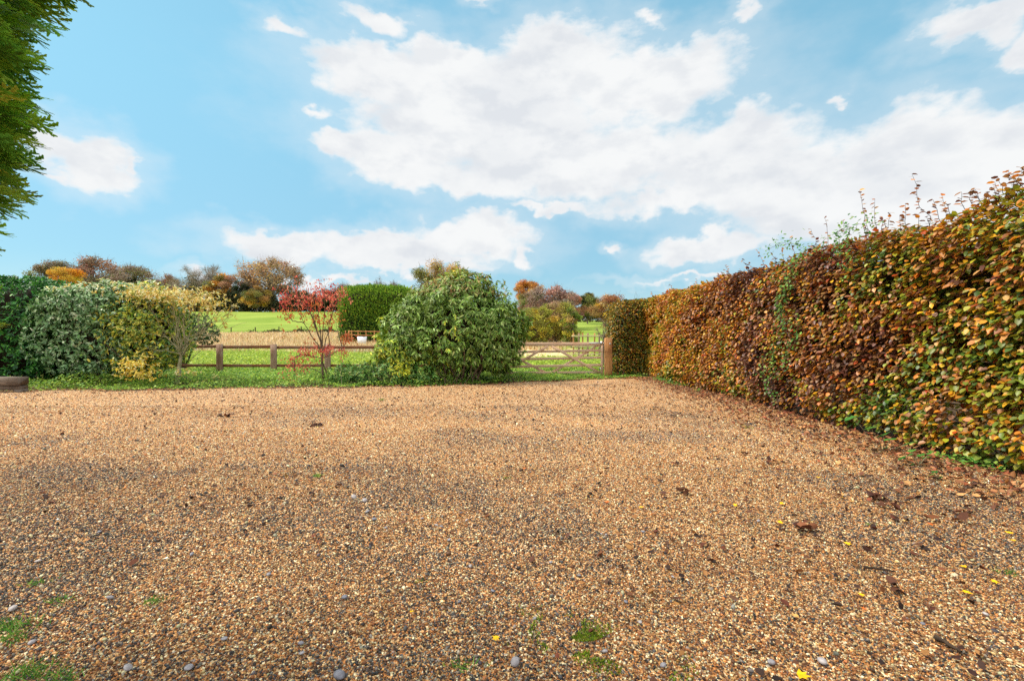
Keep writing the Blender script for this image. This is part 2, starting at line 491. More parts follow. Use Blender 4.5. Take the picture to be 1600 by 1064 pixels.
c = n.mix(n.math('MULTIPLY', damp, 0.35), c, lin(118, 76, 46))
spk = n.smooth(n.noise(pos, 7.0, 6, 0.8), 0.60, 0.68)
c = n.mix(n.math('MULTIPLY', spk, 0.5), c, lin(86, 58, 42))
gap = n.smooth(n.mix(sel, va.outputs['Distance'], vb.outputs['Distance']), 0.42, 0.75)
c = n.mix(n.math('MULTIPLY', gap, 0.6), c, lin(52, 36, 24))
p = n.n('ShaderNodeBsdfPrincipled'); c = n.mix(1.0, c, (1.14, 1.15, 1.02), 'MULTIPLY')
n.put(p, 'Base Color', c); n.put(p, 'Roughness', 0.75); n.put(p, 'Specular IOR Level', 0.3)
hgt = n.math('SUBTRACT', 1.0, n.mix(sel, va.outputs['Distance'], vb.outputs['Distance']))
b = n.n('ShaderNodeBump'); n.put(b, 'Strength', 0.9); n.put(b, 'Distance', 0.012); n.put(b, 'Height', hgt); n.put(p, 'Normal', b.outputs[0])
n.put(out, 0, p.outputs[0])
tag(mesh_obj('gravel_yard', V, Q, m), kind='structure', label='flat yard of compacted golden pea gravel')

# loose stones over the bed: real pebbles near the camera, thinning with distance
def pebble_mesh(seed, sub=2, flatn=0.6):
    import bmesh
    r = random.Random(seed)
    bm = bmesh.new()
    bmesh.ops.create_icosphere(bm, subdivisions=sub, radius=0.5)
    ks = [(r.gauss(0, 2.4), r.gauss(0, 2.4), r.gauss(0, 2.4), r.uniform(0, 6)) for _ in range(5)]
    ax = (1.0, r.uniform(.62, .9), r.uniform(flatn - .12, flatn + .15))
    for v in bm.verts:
        d = sum(math.sin(k[0]*v.co.x + k[1]*v.co.y + k[2]*v.co.z + k[3]) for k in ks) / 5
        v.co *= 1 + .22 * d
        v.co = Vector((v.co.x * ax[0], v.co.y * ax[1], v.co.z * ax[2]))
    for f in bm.faces: f.smooth = True
    me = bpy.data.meshes.new('pebble_shape'); bm.to_mesh(me); bm.free()
    return me

m_peb, n, out = newmat('pebble')
at_ = n.n('ShaderNodeAttribute'); at_.attribute_type = 'INSTANCER'; at_.attribute_name = 'stone_col'
f = n.noise(n.n('ShaderNodeTexCoord').outputs['Object'], 2.5, 4, 0.6)
c = n.mix(n.math('MULTIPLY', n.smooth(f, 0.4, 0.7), 0.35), at_.outputs['Color'], n.mix(1.0, at_.outputs['Color'], (0.5, 0.42, 0.35), 'MULTIPLY'))
p = n.n('ShaderNodeBsdfPrincipled'); n.put(p, 'Base Color', c); n.put(p, 'Roughness', 0.6); n.put(p, 'Specular IOR Level', 0.35)
n.put(out, 0, p.outputs[0])
pebcol = bpy.data.collections.new('pebble_shapes')
for i in range(8):
    me = pebble_mesh(i, 1 if i < 6 else 2, (.6, .45, .7, .38, .6, .5, .42, .6)[i]); me.materials.append(m_peb)
    pebcol.objects.link(bpy.data.objects.new('pebble_shape', me))

def sample_wedge(y0, y1, dens, mar=0.5):
    n_ = int((1.16 * (y1*y1 - y0*y0) + 2*mar*(y1-y0)) * dens)
    y = np.sqrt(RNG.uniform(y0*y0, y1*y1, n_)); x = RNG.uniform(-1, 1, n_) * (1.16 * y + mar)
    k = (x < 5.0 + 0.02*y) & (y < edge(x) - 0.05)
    return x[k], y[k]
xs, ys, sc = [], [], []
for (y0, y1, dn, smu) in ((1.2, 3.0, 13500, .0098), (3.0, 5.0, 9000, .0110), (5.0, 7.0, 5200, .0118), (7.0, 9.5, 2200, .0125), (9.5, 14.5, 420, .015)):
    x, y = sample_wedge(y0, y1, dn)
    xs.append(x); ys.append(y); sc.append(smu * np.exp(RNG.normal(0, .26, len(x))))
x = np.concatenate(xs); y = np.concatenate(ys); sc = np.concatenate(sc)
big = RNG.random(len(x)) < 0.006
sc[big] *= RNG.uniform(1.5, 2.2, big.sum())
npb = len(x)
P = np.stack([x, y, gz(x, y) + sc * RNG.uniform(-.05, .42, npb)], 1)
P3 = np.stack([x, y, np.zeros(npb)], 1)
w_ = np.array([q[1] for q in STONE]); w_ /= w_.sum()
ci = RNG.choice(len(STONE), npb, p=w_)
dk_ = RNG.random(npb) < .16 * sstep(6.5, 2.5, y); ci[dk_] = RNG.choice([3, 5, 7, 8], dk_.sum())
grey_mask = lump(P3, .9, 5) + lump(P3, 2.6, 6) * .7 + np.where(x < .6, .30, -.25) * sstep(9, 3, y)
for (px_, py_, rx_, ry_, k_) in ((690, 800, 1.1, .8, 1.1), (570, 780, .5, .35, 1.3), (90, 860, .9, .7, 1.0), (320, 730, 1.6, .5, .8), (150, 688, .7, .35, 1.2), (940, 850, .7, .4, .8), (560, 1010, .6, .3, .6)):
    q_ = flat(px_, py_, .05); grey_mask += k_ * np.exp(-((x - q_[0]) / rx_) ** 2 - ((y - q_[1]) / ry_) ** 2) * (1 + lump(P3, 5, 14))
sw = (RNG.random(npb) < np.clip(grey_mask * .8, 0.0, .6)); ci[sw] = RNG.choice([6, 7, 8, 5], sw.sum())
ci[big] = RNG.choice([6, 7, 7, 8, 4, 5], big.sum())
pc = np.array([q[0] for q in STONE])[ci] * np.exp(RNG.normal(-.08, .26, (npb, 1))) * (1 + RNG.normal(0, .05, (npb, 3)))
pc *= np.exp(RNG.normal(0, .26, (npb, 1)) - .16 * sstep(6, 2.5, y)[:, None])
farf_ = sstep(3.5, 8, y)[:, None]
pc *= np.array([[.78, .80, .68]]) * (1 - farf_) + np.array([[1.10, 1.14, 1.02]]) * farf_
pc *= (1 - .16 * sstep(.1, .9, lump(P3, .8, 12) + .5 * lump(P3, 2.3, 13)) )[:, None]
me = bpy.data.meshes.new('gravel_stones')
me.vertices.add(npb); me.vertices.foreach_set('co', P.astype(np.float32).ravel())
a = me.attributes.new('stone_rot', 'FLOAT_VECTOR', 'POINT')
a.data.foreach_set('vector', np.stack([RNG.normal(0, .6, npb), RNG.normal(0, .6, npb), RNG.uniform(0, 6.28, npb)], 1).astype(np.float32).ravel())
a = me.attributes.new('stone_size', 'FLOAT', 'POINT'); a.data.foreach_set('value', sc.astype(np.float32))
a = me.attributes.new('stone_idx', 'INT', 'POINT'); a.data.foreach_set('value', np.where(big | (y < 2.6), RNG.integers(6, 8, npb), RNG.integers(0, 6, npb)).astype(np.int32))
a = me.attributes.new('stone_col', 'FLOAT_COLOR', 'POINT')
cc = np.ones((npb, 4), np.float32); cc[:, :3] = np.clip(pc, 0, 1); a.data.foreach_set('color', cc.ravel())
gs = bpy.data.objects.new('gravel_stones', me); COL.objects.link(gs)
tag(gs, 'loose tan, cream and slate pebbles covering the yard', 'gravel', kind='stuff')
ng = bpy.data.node_groups.new('scatter_pebbles', 'GeometryNodeTree')
ng.interface.new_socket('Geometry', in_out='INPUT', socket_type='NodeSocketGeometry')
ng.interface.new_socket('Geometry', in_out='OUTPUT', socket_type='NodeSocketGeometry')
gi = ng.nodes.new('NodeGroupInput'); go = ng.nodes.new('NodeGroupOutput')
iop = ng.nodes.new('GeometryNodeInstanceOnPoints')
cinf = ng.nodes.new('GeometryNodeCollectionInfo'); cinf.inputs['Collection'].default_value = pebcol
cinf.inputs['Separate Children'].default_value = True
def named(nm, dt):
    q = ng.nodes.new('GeometryNodeInputNamedAttribute'); q.data_type = dt; q.inputs['Name'].default_value = nm
    return q.outputs['Attribute']
e2r = ng.nodes.new('FunctionNodeEulerToRotation')
ng.links.new(named('stone_rot', 'FLOAT_VECTOR'), e2r.inputs[0])
iop.inputs['Pick Instance'].default_value = True
ng.links.new(gi.outputs[0], iop.inputs['Points'])
ng.links.new(cinf.outputs[0], iop.inputs['Instance'])
ng.links.new(e2r.outputs[0], iop.inputs['Rotation'])
ng.links.new(named('stone_size', 'FLOAT'), iop.inputs['Scale'])
ng.links.new(named('stone_idx', 'INT'), iop.inputs['Instance Index'])
ng.links.new(iop.outputs[0], go.inputs[0])
md = gs.modifiers.new('scatter', 'NODES'); md.node_group = ng

# ------------------------------------------------------------------ plant builders
def pal(cols, n_, wts=None, jit=0.18, cj=0.06):
    C = np.array([c_ for c_ in cols])
    i = RNG.choice(len(C), n_, p=None if wts is None else np.array(wts) / sum(wts))
    return np.clip(C[i] * np.exp(RNG.normal(0, jit, (n_, 1))) * (1 + RNG.normal(0, cj, (n_, 3))), 0.002, .95)

def lobes_surface(lobes, n_, power=2.0, lumpsc=2.2, lumpamp=.12, depth=.3, zmin=None, seed=1):
    """points spread through the outer shell of a union of superellipsoids; returns points, outward directions"""
    A = np.array([(l[1][0]*l[1][1] + l[1][0]*l[1][2] + l[1][1]*l[1][2]) for l in lobes]); A = A / A.sum()
    Ps, Os = [], []
    for (c_, r_), a_ in zip(lobes, A):
        k = int(n_ * a_)
        d = unit(rnd(k))
        c_ = np.array(c_, float); r_ = np.array(r_, float)
        rad = (np.abs(d) ** power).sum(1) ** (-1 / power)
        q = d * rad[:, None]
        P_ = c_ + q * r_
        s_ = 1 + lumpamp * lump(P_, lumpsc, seed) + lumpamp * .5 * lump(P_, lumpsc * 2.7, seed + 9)
        s_ *= 1 - depth * RNG.random(k) ** 1.8
        P_ = c_ + q * r_ * s_[:, None]
        O_ = unit(np.sign(d) * np.abs(q) ** (power - 1) / r_)
        ok = np.ones(k, bool)
        for (c2, r2) in lobes:
            if c2 is c_ or np.allclose(c2, c_): continue
            ok &= (np.abs((P_ - np.array(c2)) / (np.array(r2) * .72)) ** power).sum(1) > 1
        if zmin is not None: ok &= P_[:, 2] > zmin + RNG.random(k) * .12
        Ps.append(P_[ok]); Os.append(O_[ok])
    return np.concatenate(Ps), np.concatenate(Os)

def core_mesh(name, lobes, parent, k=.62, power=2.0, mat=None):  # closed dark solid added inside a plant in place of its inner shade
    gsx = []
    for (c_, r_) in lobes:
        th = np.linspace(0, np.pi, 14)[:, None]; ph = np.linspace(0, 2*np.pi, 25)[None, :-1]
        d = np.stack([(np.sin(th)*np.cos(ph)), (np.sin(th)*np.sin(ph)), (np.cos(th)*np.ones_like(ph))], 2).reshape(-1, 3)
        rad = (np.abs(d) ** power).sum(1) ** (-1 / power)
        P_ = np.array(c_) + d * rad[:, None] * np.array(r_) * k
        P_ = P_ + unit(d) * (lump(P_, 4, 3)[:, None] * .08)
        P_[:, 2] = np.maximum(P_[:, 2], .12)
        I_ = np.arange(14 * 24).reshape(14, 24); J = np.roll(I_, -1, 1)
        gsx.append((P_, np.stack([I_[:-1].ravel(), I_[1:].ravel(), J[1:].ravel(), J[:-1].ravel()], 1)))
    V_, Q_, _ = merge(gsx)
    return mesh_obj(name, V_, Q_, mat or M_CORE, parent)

def rosettes(P, O, k, L, W, colf, droop=.5, spread=.9, T=T8, upn=.6, aspect=1):
    """k leaves round each shoot tip"""
    n_ = len(P)
    PP = np.repeat(P, k, 0); OO = np.repeat(O, k, 0)
    ax = unit(OO + rnd(n_ * k, .25))
    tg = unit(np.cross(ax, unit(rnd(n_ * k))))
    D = unit(ax * RNG.uniform(.25, .8, (n_*k, 1)) + tg * spread + np.array([[0, 0, -droop]]) * RNG.uniform(.5, 1.4, (n_*k, 1)))
    Nn = OO * .8 + np.array([[0, 0, upn]]) + rnd(n_ * k, .3)
    s_ = RNG.uniform(.7, 1.2, n_ * k)
    return leaf_geo(PP + rnd(n_ * k, .015), D, Nn, L * s_, W * s_, colf(PP), T)

def branch_set(starts, ends, r0, r1, k=5, n_=5, amp=.1, lift=0.0):
    gsx = []
    for s_, e_, a_, b_ in zip(starts, ends, np.broadcast_to(r0, len(starts)), np.broadcast_to(r1, len(starts))):
        gsx.append(tube(bend(s_, e_, n_, amp, lift), np.linspace(a_, b_, n_), k))
    return gsx

# ------------------------------------------------------------------ beech hedge
def hx_face(Y): return np.interp(Y, [0, 4.6, 16.5], [5.42, 5.2, 4.76])
def htop(Y): return np.interp(Y, [0, 4.6, 9, 16.5], [3.08, 3.03, 2.92, 2.84]) + .04 * np.sin(Y * 1.9) + .03 * np.sin(Y * 4.1)
G_ = lin(126, 140, 42); DG = lin(80, 108, 36); YG = lin(168, 164, 44); YE = lin(222, 168, 36); OR = lin(216, 136, 46); BR = lin(168, 112, 62)
TA = lin(204, 150, 92); MA = lin(104, 62, 44); RE = lin(196, 84, 40); PK = lin(158, 112, 84)
BC = np.array([G_, DG, YG, YE, OR, BR, TA, MA, RE, PK]) * .86
ORD = [1, 0, 2, 3, 6, 4, 8, 5, 9, 7]
#            G   DG  YG   YE   OR   BR   TA   MA   RE   PK
ZW = np.array([[.23, .12, .28, .15, .11, .03, .05, .01, .01, .01],   # Y<5.4
               [.10, .07, .15, .12, .20, .12, .10, .07, .03, .06],   # 6
               [.02, .02, .05, .05, .16, .24, .14, .20, .02, .12],   # 7.3
               [.03, .03, .04, .05, .14, .18, .10, .26, .03, .17],   # 9
               [.02, .03, .07, .10, .26, .16, .14, .08, .03, .11],   # 11.5
               [.03, .03, .13, .26, .32, .06, .10, .01, .04, .02]])  # 14+
ZY = [4.9, 5.9, 7.2, 9.2, 11.6, 14.0]
def beech_col(P, dark=0.0):
    n_ = len(P)
    yj = P[:, 1] + lump(P, 1.6, 21) * .7 + RNG.normal(0, .25, n_)
    W_ = np.stack([np.interp(yj, ZY, ZW[:, j]) for j in range(10)], 1)
    topf = sstep(-.45, 0.0, P[:, 2] - htop(P[:, 1]))[:, None]
    W_ = W_ * (1 - .65 * topf) + .65 * topf * np.where(((P[:, 1] > 6) & (P[:, 1] < 11.5))[:, None],
              np.array([[.03, .03, .03, .03, .2, .25, .1, .24, .05, .04]]), np.array([[.06, .03, .16, .2, .32, .1, .07, .01, .05, 0]]))
    low = sstep(1.0, .3, P[:, 2])[:, None]
    W_ = W_ * (1 - .35 * low) + .35 * low * np.array([[.2, .15, .3, .15, .1, .02, .08, 0, 0, 0]])
    # colours run in drifts: neighbouring leaves are at the same stage of turning
    zn = lump(P, 2.2, 22) * 1.0 * sstep(3.5, 7.5, P[:, 1]) + lump(P, 6.0, 23) * .65 + RNG.normal(0, .66, n_)
    u = np.argsort(np.argsort(zn)) / n_
    Wo = W_[:, ORD]
    cw = np.cumsum(Wo / Wo.sum(1, keepdims=True), 1)
    i = np.array(ORD)[(u[:, None] > cw).sum(1).clip(0, 9)]
    return np.clip(BC[i] * np.exp(RNG.normal(0, .20, (n_, 1))) * (1 + RNG.normal(0, .07, (n_, 3))), .004, .95)

def beech_leaves(P, O, L=.078, W=.050, colf=beech_col):
    n_ = len(P)
    side = unit(np.cross(O, np.array([[0, 0, 1.]]) + O * 1e-3))
    D = unit(O * RNG.uniform(.3, .8, (n_, 1)) + side * RNG.normal(0, .55, (n_, 1)) + np.array([[0, 0, 1.]]) * RNG.uniform(-.75, -.05, (n_, 1)))
    Nn = O * RNG.uniform(.1, .7, (n_, 1)) + np.array([[0, 0, .95]]) + rnd(n_, .25)
    s_ = RNG.uniform(.65, 1.2, n_)
    return leaf_geo(P, D, Nn, L * s_, W * s_, colf(P), T8W, RNG.uniform(.2, 2.4, n_))

def beech_hedge():
    o = root('beech_hedge', 'long tall beech hedge in orange, brown and green autumn leaf beside the yard', 'hedge', (5.9, 9.5, 0))
    y0, y1 = 1.6, 16.6
    # the face towards the yard
    def face(n_, dep):
        y_ = RNG.uniform(y0, y1, n_); z_ = RNG.uniform(0, 1, n_) ** .95 * (htop(y_) - .10) + .10
        P_ = np.stack([np.zeros(n_), y_, z_], 1)
        d_ = RNG.random(n_) ** 1.5 * dep
        fx = hx_face(y_) + .10 * lump(P_, 1.8, 31) + .055 * lump(P_, 5.5, 32) - .10 * sstep(6.5, 4.5, y_) * sstep(1.6, .3, z_) + .10 * sstep(.5, .1, z_) + .10 * sstep(htop(y_) - .22, htop(y_) + .02, z_)
        P_[:, 0] = fx + d_
        keep = (z_ > .12 + .12 * lump(P_, 3.0, 33) - .1) 
        keep &= ~((lump(P_, 6.5, 37) + .3 * lump(P_, 2.0, 38) > .44) & (RNG.random(n_) < .88) & (d_ < .28))
        O_ = np.tile(np.array([[-1., 0, 0]]), (n_, 1)); O_[:, 2] = sstep(htop(y_) - .3, htop(y_), z_) * .8
        O_ = unit(O_ + rnd(n_, .16))
        return P_[keep], O_[keep]
    P1, O1 = face(74000, .44)
    n_ = 17000
    y_ = RNG.uniform(y0, y1, n_); x_ = hx_face(y_) + .05 + RNG.uniform(0, 1.35, n_)
    P2_ = np.stack([x_, y_, htop(y_)], 1)
    P2_[:, 2] += .05 * lump(P2_, 2.5, 34) + .03 * lump(P2_, 7, 35) - RNG.random(n_) ** 1.5 * .3
    O2 = unit(np.array([[-.15, 0, 1.]]) + rnd(n_, .35))
    n_ = 9000
    y_ = RNG.uniform(y0, y1, n_); z_ = RNG.uniform(.2, 1, n_) * htop(y_)
    P3_ = np.stack([hx_face(y_) + 1.45 - RNG.random(n_) * .3, y_, z_], 1)
    O3 = unit(np.array([[1., 0, .1]]) + rnd(n_, .2))
    g1 = beech_leaves(P1, O1); g2 = beech_leaves(P2_, O2); g3 = beech_leaves(P3_, O3)
    V_, Q_, C_ = merge([g1, g2, g3])
    mesh_obj('foliage', V_, Q_, M_BEECH, o, C_)
    # stems from the ground and a solid dark core standing in for inner shade
    gsx = []
    for i in range(60):
        y = y0 + (i + .5) * (y1 - y0) / 60 + random.gauss(0, .05)
        x = float(hx_face(y)) + random.uniform(.42, .75)
        gsx.append(tube(bend((x, y, -.05), (x + random.gauss(.1, .12), y + random.gauss(0, .2), 2.5), 7, .05), np.linspace(.035, .012, 7), 6))
        for k in range(9):
            z = random.uniform(.15, 2.5)
            gsx.append(tube(bend((x, y, z), (float(hx_face(y)) + random.uniform(.02, .2), y + random.gauss(0, .3), z + random.uniform(.05, .5)), 4, .08), np.linspace(.010, .003, 4), 4))
    for i in range(70):     # bare sticks poking out low down
        y = random.uniform(3.5, 15.5); x = float(hx_face(y))
        gsx.append(tube(bend((x + .35, y, .02), (x + random.uniform(.05, .2), y + random.gauss(0, .25), random.uniform(.2, .55)), 4, .1), np.linspace(.007, .003, 4), 4))
    V_, Q_, _ = merge(gsx)
    mesh_obj('stems', V_, Q_, M_BARK, o)
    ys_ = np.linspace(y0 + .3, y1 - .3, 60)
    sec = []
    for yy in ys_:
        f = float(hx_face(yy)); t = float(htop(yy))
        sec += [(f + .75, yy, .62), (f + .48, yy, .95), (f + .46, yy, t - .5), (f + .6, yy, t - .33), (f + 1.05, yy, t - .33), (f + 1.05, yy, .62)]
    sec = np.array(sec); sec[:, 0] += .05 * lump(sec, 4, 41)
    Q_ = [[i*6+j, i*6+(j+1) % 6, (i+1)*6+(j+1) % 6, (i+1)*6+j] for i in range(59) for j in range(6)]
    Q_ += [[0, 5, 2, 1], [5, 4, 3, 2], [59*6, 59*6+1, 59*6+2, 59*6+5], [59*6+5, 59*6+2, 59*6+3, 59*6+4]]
    mesh_obj('dark_core', sec, np.array(Q_), M_CORE, o)
    # long shoots above the clipped top, each its own part
    spec = [(1345, 298, 7), (1362, 312, 5), (1424, 272, 9), (1408, 318, 5), (1596, 262, 9), (1572, 268, 7), (1500, 300, 5), (1540, 292, 5), (1290, 340, 4),
            (1268, 358, 4), (1190, 392, 3), (1480, 306, 5), (1520, 296, 4), (1452, 312, 4), (1386, 332, 4), (1312, 345, 4), (1240, 372, 4), (1215, 385, 3), (1160, 405, 4), (1135, 415, 3), (1085, 436, 3)]
    for i in range(22): spec.append((random.uniform(1015, 1590), None, random.choice([2, 3, 3, 4])))
    for (px, py, nl) in spec:
        xf = 5.25
        for _ in range(4):
            Y = F * xf / (px - 800); xf = float(hx_face(Y)) + .12
        if not (2 < Y < 16.5): continue
        zt = EYE + (HORIZON - py) / F * Y if py else float(htop(Y)) + random.uniform(.05, .2)
        b0 = np.array([xf + random.uniform(0, .25), Y + random.gauss(0, .05), float(htop(Y)) - .15])
        tip = np.array([xf + random.gauss(0, .06), Y, zt])
        pts = bend(b0, tip, 7, .06)
        sh = mesh_obj('shoot', *tube(pts, np.linspace(.0045, .0015, 7), 4), M_BARKD, o)
        t_ = np.linspace(.3, 1, nl * 2 + 1)
        LP = np.stack([np.interp(t_, np.linspace(0, 1, 7), pts[:, j]) for j in range(3)], 1)
        k = len(LP)
        D = unit(rnd(k) * np.array([[1, 1, .3]]) + np.array([[-.1, 0, .1]]))
        dirs = pal([OR, BR, MA, MA, BR, TA], k, None, .2)
        V_, Q_, C_ = leaf_geo(LP, D, rnd(k, .4) + np.array([[0, -.3, 1]]), .068 * RNG.uniform(.6, 1.2, k), .045 * RNG.uniform(.7, 1.1, k), dirs, T8W, RNG.uniform(0, 3, k))
        # leaves belong to the shoot: parented one level deeper
        lo = mesh_obj('leaves', V_, Q_, M_BEECH, None, C_)
        lo.data.transform(Matrix.Translation(-o.location)); lo.parent = sh
    return o
beech_hedge()

def return_hedge():
    o = root('beech_hedge', 'short clipped block of beech hedge turned towards the camera beside the gate post', 'hedge', (4.2, 16.8, 0))
    c_ = (4.7, 16.95, 1.42); r_ = (1.1, .62, 1.38)
    P_, O_ = lobes_surface([(c_, r_)], 24000, 7, 3.0, .05, .35, zmin=.12, seed=51)
    def cf(P):
        c1 = pal([lin(120, 124, 40), lin(70, 88, 32), lin(158, 136, 44), lin(196, 140, 44), lin(150, 92, 44), lin(214, 160, 40)], len(P), [3, 3, 2.4, 1.5, 1.5, .8])
        return c1
    V_, Q_, C_ = beech_leaves(P_, O_, .07, .048, cf)
    mesh_obj('foliage', V_, Q_, M_BEECH, o, C_)
    core_mesh('dark_core', [(c_, r_)], o, .66, 7)
    gsx = branch_set([(3.9 + .2*i, 16.7 + .1*(i % 2), -.03) for i in range(4)], [(3.9 + .2*i, 16.8, 2.2) for i in range(4)], .03, .012)
    gsx += branch_set([(random.uniform(3.7, 4.7), 16.8, 2.5) for i in range(10)], [(random.uniform(3.6, 4.8), 16.6, random.uniform(2.9, 3.15)) for i in range(10)], .006, .002)
    V_, Q_, _ = merge(gsx); mesh_obj('stems', V_, Q_, M_BARK, o)
return_hedge()

# climber threading through the hedge
def hp(px, py, off=.08):
    xf = 5.2
    for _ in range(5):
        Y = F * xf / (px - 800); xf = float(hx_face(Y)) - off
    return np.array([xf, Y, EYE + (HORIZON - py) / F * Y])

def climber():
    strands = [[(1330, 362), (1310, 385), (1325, 420)], [(1375, 345), (1340, 352), (1300, 372)], [(1290, 372), (1240, 410), (1225, 440)], [(1260, 395), (1230, 430), (1222, 470), (1215, 500)],
               [(1235, 440), (1215, 480), (1230, 520)], [(1222, 520), (1205, 550), (1215, 590)], [(1215, 540), (1190, 560), (1195, 600), (1210, 625)], [(1195, 390), (1230, 380), (1255, 388)], [(1250, 500), (1240, 540), (1225, 570)]]
    p0 = hp(1215, 630)
    o = root('climbing_plant', 'green leaved climber trailing down the face of the brown part of the beech hedge', 'climber', (p0[0], p0[1], 0))
    gsx, lg = [], []
    for s_ in strands:
        pts = np.array([hp(*q, .07 + random.uniform(0, .05)) for q in s_])
        t = np.linspace(0, len(pts) - 1, 12); pts = np.stack([np.interp(t, np.arange(len(pts)), pts[:, j]) for j in range(3)], 1)
        pts += rnd(12, .02)
        gsx.append(tube(pts, .003, 4))
        k = 100
        tt_ = RNG.uniform(0, 11, k); P_ = np.stack([np.interp(tt_, np.arange(12), pts[:, j]) for j in range(3)], 1) + rnd(k, .085) * np.array([[.3, 1, 1]])
        P_[:, 0] = np.minimum(P_[:, 0], hx_face(P_[:, 1]) + .02)
        D = unit(np.array([[-.6, 0, -.3]]) + rnd(k, .5)); Nn = np.array([[-.6, 0, .8]]) + rnd(k, .3)
        lg.append(leaf_geo(P_, D, Nn, .06 * RNG.uniform(.6, 1.2, k), .036 * RNG.uniform(.7, 1.2, k), pal([lin(86, 140, 60), lin(120, 160, 90), lin(70, 118, 56), lin(136, 170, 70)], k), T8))
    base = hp(1212, 640); gsx.append(tube(bend((base[0] + .1, base[1], 0), hp(1210, 600), 6, .05), np.linspace(.008, .004, 6), 5))
    V_, Q_, _ = merge(gsx); mesh_obj('stem', V_, Q_, M_BARK, o)
    V_, Q_, C_ = merge(lg); mesh_obj('leaves', V_, Q_, M_SOFT, o, C_)
climber()

# ------------------------------------------------------------------ evergreen shrubs
def big_shrub():
    o = root('evergreen_shrub', 'big rounded evergreen shrub with drooping glossy leaves standing by the gate', 'shrub', (-1.8, 14.9, 0))
    L = [((-1.75, 14.95, 1.75), (1.95, 1.42, 1.55)), ((-3.35, 14.4, 1.55), (.85, .8, .95)), ((-.6, 14.75, 1.45), (1.0, 1.0, 1.15)),
         ((-1.62, 14.9, 2.72), (1.1, .9, .85)), ((-3.6, 14.2, 1.1), (.65, .6, .5)), ((-2.9, 14.6, 2.3), (.9, .8, .6))]
    P_, O_ = lobes_surface(L, 7400, 2.25, 2.4, .21, .45, zmin=.22, seed=61)
    def cf(P):
        n_ = len(P)
        c1 = pal([lin(112, 144, 54), lin(140, 170, 70), lin(82, 112, 42), lin(172, 190, 112)], n_, [3, 3, 2, 1.4])
        yl = (lump(P, 1.6, 66) + np.where((P[:, 0] < -1.6), .35, -.5)) > .35
        m_ = yl & (RNG.random(n_) < .5); c1[m_] = pal([lin(187, 200, 62), lin(160, 187, 67), lin(220, 215, 77)], m_.sum())
        tp = (P[:, 2] > 2.75) & (RNG.random(n_) < .35); c1[tp] = pal([lin(175, 147, 92), lin(150, 155, 82)], tp.sum())
        return c1
    V_, Q_, C_ = rosettes(P_, O_, 6, .152, .052, cf, .8, .75)
    gf = [(V_, Q_, C_)]
    core_mesh('dark_core', L[:3], o, .6)
    PS, OS = lobes_surface(L, 300, 2.25, 2.4, .21, .0, zmin=.6, seed=61)
    tips_ = PS + unit(OS + np.array([[0, 0, .5]]) + rnd(len(PS), .3)) * RNG.uniform(.08, .28, (len(PS), 1))
    mids = np.concatenate([tips_, PS + (tips_ - PS) * .6]); 
    V_, Q_, C_ = rosettes(mids, np.concatenate([OS, OS]), 6, .145, .048, cf, .75, .8)
    gf.append((V_, Q_, C_))
    V_, Q_ = frusta(PS - (tips_ - PS), tips_, .008, .003, 4); gf.append((V_, Q_, np.tile(np.array([lin(96, 80, 58)]), (len(V_), 1)))); V_, Q_, C_ = merge(gf); mesh_obj('foliage', V_, Q_, M_GLOSS, o, C_)
    gsx = []
    for i in range(16):
        a_ = random.uniform(0, 6.28); r_ = random.uniform(.1, 1.2)
        s_ = (-1.8 + math.cos(a_) * .8 * r_, 14.7 + math.sin(a_) * .5 * r_, -.03)
        gsx.append(tube(bend(s_, (s_[0] + math.cos(a_) * .8, s_[1] + math.sin(a_) * .6, random.uniform(1.2, 2.6)), 6, .08), np.linspace(.035, .01, 6), 6))
    for i in range(14):
        x = random.uniform(-3.4, -.6); gsx.append(tube(bend((x, 13.9 + random.gauss(0, .15), 0), (x + random.gauss(0, .2), 13.9, .6), 5, .12), np.linspace(.012, .005, 5), 5))
    V_, Q_, _ = merge(gsx); mesh_obj('stems', V_, Q_, M_BARK, o)
big_shrub()

def small_shrub():
    o = root('low_shrub', 'knee high leafy shrub with a few yellow leaves left of the big rounded evergreen', 'shrub', (-3.9, 13.9, 0))
    L = [((-3.6, 13.9, .42), (.75, .5, .4)), ((-4.5, 14.0, .32), (.6, .45, .36)), ((-2.7, 13.75, .3), (.5, .3, .32)), ((-5.2, 14.1, .3), (.5, .4, .36))]
    P_, O_ = lobes_surface(L, 1100, 2, 4, .2, .5, zmin=.02, seed=71)
    def cf(P):
        c1 = pal([lin(84, 129, 52), lin(117, 158, 69), lin(62, 100, 40), lin(180, 189, 96)], len(P), [3, 3, 2, 1])
        m_ = (np.abs(P[:, 0] + 3.35) < .3) & (P[:, 2] > .3) & (RNG.random(len(P)) < .6); c1[m_] = pal([lin(245, 240, 72)], m_.sum())
        return c1
    V_, Q_, C_ = rosettes(P_, O_, 6, .10, .036, cf, .35, .8)
    mesh_obj('foliage', V_, Q_, M_GLOSS, o, C_)
    gsx = branch_set([(random.uniform(-5.3, -2.4), 13.9 + random.gauss(0, .15), -.02) for i in range(26)], [(random.uniform(-5.3, -2.4), 13.9 + random.gauss(0, .2), random.uniform(.4, .8)) for i in range(26)], .008, .003)
    V_, Q_, _ = merge(gsx); mesh_obj('stems', V_, Q_, M_BARKG, o)
small_shrub()

